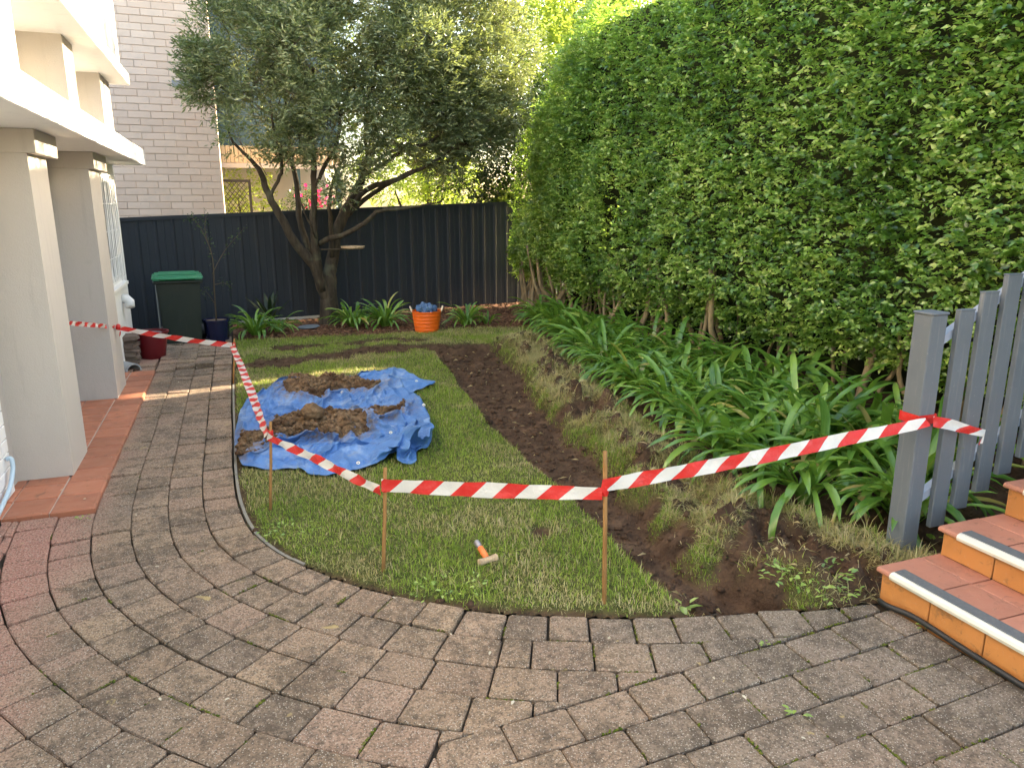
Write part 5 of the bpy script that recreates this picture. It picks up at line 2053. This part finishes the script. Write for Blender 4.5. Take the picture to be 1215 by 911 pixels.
RX, RZ, YE = [2.645, 2.995, 3.385, 3.77], [.158, .300, .462, .625], 2.29
NEAR = -.6
for i in range(4):
    x0, z1, z0 = RX[i], RZ[i], (RZ[i - 1] if i else -.02)
    spart('core', MB().box(x0 + .014, 5.2, NEAR, YE - .012, -.1 if i == 0 else z0 - .02, z1 - .022), M['darkgrout'])
    # risers
    y = YE
    ws = [.255] + [.25] * 14
    k = 0
    while y > NEAR + .1:
        w = ws[k]
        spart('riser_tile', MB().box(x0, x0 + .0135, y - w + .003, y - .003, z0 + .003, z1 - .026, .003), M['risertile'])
        y -= w
        k += 1
    if i == 0:
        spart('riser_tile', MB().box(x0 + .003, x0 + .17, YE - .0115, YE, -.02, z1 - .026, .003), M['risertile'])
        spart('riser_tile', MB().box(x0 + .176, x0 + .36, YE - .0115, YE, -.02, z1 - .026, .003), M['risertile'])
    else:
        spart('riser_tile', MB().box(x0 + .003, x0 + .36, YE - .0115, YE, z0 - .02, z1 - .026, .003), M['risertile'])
    # treads with a rounded front edge
    y = YE + .012
    k = 0
    tread_d = (RX[i + 1] - x0 if i < 3 else .4)
    while y > NEAR + .1:
        w = .262 if k == 0 else .25
        mb = MB()
        pr = [(x0 - .022, z1 - .014), (x0 - .019, z1 - .005), (x0 - .010, z1), (x0 + .235, z1), (x0 + .235, z1 - .025), (x0 - .010, z1 - .025), (x0 - .019, z1 - .022)]
        ya, yb = y - w + .004, y - (.004 if k else 0)
        n_ = len(pr)
        V = [(a, ya, b_) for a, b_ in pr] + [(a, yb, b_) for a, b_ in pr]
        F = [(j, j + n_, (j + 1) % n_ + n_, (j + 1) % n_) for j in range(n_)] + [tuple(range(n_)), tuple(reversed(range(n_, 2 * n_)))]
        spart('tread_tile', mb.poly(V, F), M['treadtile'])
        spart('tread_tile', MB().box(x0 + .242, x0 + tread_d + .012, ya, yb, z1 - .025, z1 - .001, .003), M['treadtile'])
        y -= w
        k += 1
    # nosing
    yn = 2.225 if i == 0 else 2.20
    pr = [(x0 - .027, z1 - .024), (x0 - .031, z1 - .010), (x0 - .026, z1 + .002), (x0 - .012, z1 + .0075), (x0 + .062, z1 + .0075), (x0 + .062, z1 + .0015), (x0 - .018, z1 + .0015), (x0 - .0235, z1 - .010), (x0 - .0235, z1 - .024)]
    n_ = len(pr)
    V = [(a, NEAR, b_) for a, b_ in pr] + [(a, yn, b_) for a, b_ in pr]
    F = [(j, j + n_, (j + 1) % n_ + n_, (j + 1) % n_) for j in range(n_)] + [tuple(range(n_)), tuple(reversed(range(n_, 2 * n_)))]
    nos = spart('nosing', MB().poly(V, F), M['alu'])
    MB().box(x0 - .002, x0 + .057, NEAR, yn - .002, z1 + .0076, z1 + .0105).build('grip_strip', M['grit'], nos)

# cable along the foot of the steps
cp = catmull([(2.615, 2.26, .012), (2.60, 2.20, .020), (2.612, 2.11, .030), (2.618, 2.03, .030), (2.616, 1.85, .024), (2.614, 1.6, .020), (2.612, 1.3, .018), (2.61, .7, .018)], 8)
cb = MB().tube(cp, .0125, 10).build('black_cable', M['cable'], smooth=True)
tag(cb, 'thick black cable running along the foot of the bottom step', 'cable')

# ================================================================== GREY PICKET FENCE
pf = thing('picket_fence', 'slate grey metal picket fence climbing beside the orange steps', 'fence', (3.03, 2.54, 0))
PO = np.array(pf.location)


def fpart(name, mb_, mat, parent=None):
    o = mb_.build(name, mat, parent or pf)
    if parent is None:
        o.location = -pf.location
    return o


post = fpart('post', MB().box(2.985, 3.085, 2.49, 2.59, -.1, 1.255, .004), M['picket'])
MB().box(2.980, 3.090, 2.485, 2.595, 1.255, 1.268, .004).build('post_cap', M['picket'], post)
for i in range(8):
    x0 = 3.163 + .1415 * i
    zt_, zb_ = 1.268 + .0785 * i, .178 + .0745 * i
    pk = fpart('picket', MB().box(x0, x0 + .096, 2.492, 2.520, zb_, zt_, .003), M['picket'])
    MB().box(x0 - .0015, x0 + .0975, 2.4905, 2.5215, zt_ - .001, zt_ + .006, .002).build('picket_cap', M['picket'], pk)
fpart('post', MB().box(4.30, 4.40, 2.49, 2.59, .5, 2.0, .004), M['picket'])
for (za, sl) in ((1.14, .54), (.345, .535)):
    V = []
    for x in (3.086, 4.299):
        z = za + (x - 3.137) * sl
        V += [(x, 2.5225, z - .022), (x, 2.562, z - .022), (x, 2.562, z + .022), (x, 2.5225, z + .022)]
    fpart('rail', MB().poly(V, [(0, 4, 7, 3), (3, 7, 6, 2), (2, 6, 5, 1), (1, 5, 4, 0), (0, 3, 2, 1), (4, 5, 6, 7)]), M['rail'])

# ================================================================== WEEDS, FALLEN LEAVES
def weed(px, py, n, size, lab, mat='hedge_leaf', spread=.12):
    g = gp(px, py)
    z = ground_z(g[0], g[1]) if inside(np.array([g[0]]), np.array([g[1]]), lawn_poly)[0] else 0
    t = thing('weed', lab, 'weed', (g[0], g[1], z))
    for i in range(n):
        r, a = spread * math.sqrt(random.random()), random.uniform(0, 6.28)
        c = np.array([[r * math.cos(a) * 1.5, r * math.sin(a), random.uniform(.01, .05) * size / .05]])
        L_ = size * random.uniform(.6, 1.2)
        me = leaves_mesh('leaf', c, np.array([[math.cos(a) + random.gauss(0, .5), math.sin(a) + random.gauss(0, .5), random.uniform(-.1, .7)]]), np.array([[random.gauss(0, .3), random.gauss(0, .3), 1]]),
                         np.array([L_]), np.array([L_ * .48]), M[mat], 'ovate', .15, .2, np.array([random.uniform(.55, .97)]))
        add('leaf', me, t)
    return t


weed(955, 706, 95, .036, 'leafy green weed patch at the lawn end beside the bottom step', spread=.15)
weed(995, 712, 40, .03, 'small weed tuft between the leafy weed patch and the bottom step', spread=.08)
weed(812, 705, 7, .07, 'lone broad leaved seedling at the near end of the trench', spread=.03)
weed(600, 660, 26, .032, 'bright yellow green weed beside the hammer head', 'sun_leaf', .06)
weed(535, 700, 44, .026, 'lush green tuft at the lawn edge below the hammer', spread=.12)
weed(905, 767, 6, .025, 'tiny seedling in the paving joint below the trench end', spread=.02)
weed(945, 848, 7, .028, 'tiny seedling in the paving joint near the bottom of the photo', spread=.02)
weed(1098, 745, 7, .025, 'tiny seedling at the foot of the bottom riser', spread=.02)
weed(100, 617, 12, .02, 'small weed tuft at the corner of the terracotta porch', spread=.03)
weed(340, 632, 40, .026, 'leafy green tuft beside the rusty stake at the lawn edge', spread=.12)
weed(1100, 655, 10, .07, 'low leafy plant between the grey post and the second step', spread=.06)

fl = []
NLF = 150
lx, ly = RNG.uniform(-1.2, 2.6, NLF), RNG.uniform(1.5, 9.5, NLF)
okl = ~inside(lx, ly, lawn_poly)
lx, ly = lx[okl], ly[okl]
t_ = NT('dry_leaf')
M['dry_leaf'] = t_.leafy(t_.ramp(t_.attr('rnd'), [(0, (0.45, 0.40, 0.28)), (.6, (0.62, 0.55, 0.42)), (1, (0.25, 0.16, 0.08))]), (0.5, 0.4, 0.2), .15, .6)
L_ = RNG.uniform(.010, .026, len(lx))
inp = lx < -.88
zz = np.where(inp & (ly > 4.66) & (ly < 8.6), .037, .008)
add('fallen_leaves', leaves_mesh('fallen_leaves', np.stack([lx, ly, zz], 1), np.stack([RNG.normal(size=len(lx)), RNG.normal(size=len(lx)), np.zeros(len(lx))], 1), np.tile([0, 0, 1.], (len(lx), 1)) + RNG.normal(0, .15, (len(lx), 3)), L_, L_ * .5, M['dry_leaf'], 'ovate', .1, .1), kind='stuff')

# ================================================================== BEYOND THE FENCE
nb = thing('neighbour_house', 'neighbouring house with dark teal wall and tan corrugated fascia behind the tree', 'house', (1.2, 16.5, 0))
NO = np.array(nb.location)


def npart(name, mb_, mat):
    o = mb_.build(name, mat, nb)
    o.location = -nb.location
    return o


npart('wall', MB().box(-.35, 2.3, 16.5, 19.5, 2.90, 5.6), M['teal'])
npart('roof', MB().box(-.6, 2.6, 16.2, 19.8, 5.6, 5.75, .01), M['concrete'])
npart('beam', MB().box(-.35, 2.3, 16.42, 16.52, 2.47, 2.56), M['cream'])
x = -.35
while x < 2.25:
    npart('fascia_sheet', MB().box(x, x + .072, 16.43, 16.455, 2.562, 2.895, .008), M['tan'])
    x += .08
npart('back_wall', MB().box(-.35, 2.3, 19.3, 19.5, -.1, 2.9), M['beige'])
for x in (-.30, 1.35, 2.17):
    npart('post', MB().box(x, x + .11, 16.45, 16.56, -.1, 2.47), M['teal'])
gt = thing('lattice_gate', 'black framed diamond lattice gate beside the cream brick building', 'gate', (.2, 16.2, 0))
GO = np.array(gt.location)
x0, x1, z1 = -.10, .47, 2.235
fo = MB().box(x0, x0 + .05, 16.18, 16.22, 0, z1).box(x1 - .05, x1, 16.18, 16.22, 0, z1).box(x0 + .05, x1 - .05, 16.18, 16.22, z1 - .05, z1).box(x0 + .05, x1 - .05, 16.18, 16.22, .1, .15).build('frame', M['black'], gt)
fo.location = -gt.location
for s in (1, -1):
    for k in range(-9, 24):
        a = x0 + .05 + k * .09
        pts = []
        for z in np.linspace(1.2, z1 - .05, 12):
            xx = a + s * (z - 1.2) * .8 if s > 0 else a + .5 - (z - 1.2) * .8
            if x0 + .05 <= xx <= x1 - .05:
                pts.append((xx, 16.2 + .008 * s, z))
        if len(pts) > 1:
            o = MB().tube([pts[0], pts[-1]], .008, 4).build('lattice_slat', M['black'], gt)
            o.location = -gt.location


def bush(name, cat, label, c, r, n, mat, leafL=.07, trunk=True, base_z=0.0, nl=10, twl=.28, wr=.45, group=None, shape='lance', lobes=7):
    c = np.array(c, float)
    r = np.array(r, float)
    t = thing(name, label, cat, (c[0], c[1], base_z), 0, group)
    B = np.array([c[0], c[1], base_z])
    rg = np.random.default_rng(int(abs(c[0] * 100 + c[1] * 10)))
    lob = [(c, r * .8)] + [(c + unit(rg.normal(size=3)) * r * .62, r * rg.uniform(.38, .6)) for _ in range(lobes)]
    cc, dd = [], []
    for lc, lr in lob:
        m = int(n / (lobes + 1))
        v = unit(RNG.normal(size=(m, 3)))
        cc.append(lc + v * lr * (RNG.uniform(.3, 1.08, m) ** .5)[:, None])
        dd.append(v + [0, 0, .25] + RNG.normal(0, .4, (m, 3)))
    cc, dd = np.concatenate(cc), np.concatenate(dd)
    A = sprays(cc, dd, nl, twl, leafL, leafL * wr, jit=.5, flat=.4)
    add('crown', leaves_mesh('crown', A[0] - B, *A[1:5], M[mat], shape, .12, .15, A[5]), t, kind='stuff')
    if trunk:
        for k in range(4):
            e = c + unit(rg.normal(size=3)) * r * .55 - B
            pts = catmull([(0.05 * k, 0.04 * k, -.1), (e[0] * .15, e[1] * .15, max(e[2] * .4, .1)), e * .75 + [0, 0, .1], e], 4)
            MB().tube(pts, list(np.linspace(.035 * r.max() + .02, .012, len(pts))), 7).build('trunk' if k == 0 else 'limb', M['bark'], t, smooth=True)
    return t


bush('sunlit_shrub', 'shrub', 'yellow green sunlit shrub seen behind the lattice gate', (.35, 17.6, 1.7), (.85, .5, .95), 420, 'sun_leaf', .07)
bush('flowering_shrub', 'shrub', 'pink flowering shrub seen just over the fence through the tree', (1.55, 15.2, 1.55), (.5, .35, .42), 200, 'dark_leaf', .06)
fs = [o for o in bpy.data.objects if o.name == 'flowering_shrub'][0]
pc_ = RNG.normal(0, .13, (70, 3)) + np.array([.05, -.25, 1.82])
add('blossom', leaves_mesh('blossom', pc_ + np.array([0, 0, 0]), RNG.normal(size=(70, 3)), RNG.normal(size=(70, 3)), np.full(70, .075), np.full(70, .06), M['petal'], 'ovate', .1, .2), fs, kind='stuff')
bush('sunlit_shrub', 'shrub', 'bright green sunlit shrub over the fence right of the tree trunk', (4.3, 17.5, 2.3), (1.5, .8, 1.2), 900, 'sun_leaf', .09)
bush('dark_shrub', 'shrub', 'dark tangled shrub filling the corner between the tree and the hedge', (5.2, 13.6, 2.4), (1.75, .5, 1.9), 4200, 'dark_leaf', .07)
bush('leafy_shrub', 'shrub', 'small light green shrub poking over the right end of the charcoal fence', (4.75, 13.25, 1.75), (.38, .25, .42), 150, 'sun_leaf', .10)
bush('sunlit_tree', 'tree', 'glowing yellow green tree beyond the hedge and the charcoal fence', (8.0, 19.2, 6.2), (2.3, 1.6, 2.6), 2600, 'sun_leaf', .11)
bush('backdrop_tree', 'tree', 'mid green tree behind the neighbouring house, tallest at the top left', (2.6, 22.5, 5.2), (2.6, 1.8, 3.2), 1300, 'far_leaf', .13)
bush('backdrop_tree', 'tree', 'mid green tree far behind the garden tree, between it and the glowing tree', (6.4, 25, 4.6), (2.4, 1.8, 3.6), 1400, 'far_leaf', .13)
bush('backdrop_tree', 'tree', 'mid green tree at the far right, showing above the end of the hedge', (11.6, 24, 6.0), (3.0, 2, 4.0), 1500, 'far_leaf', .14)
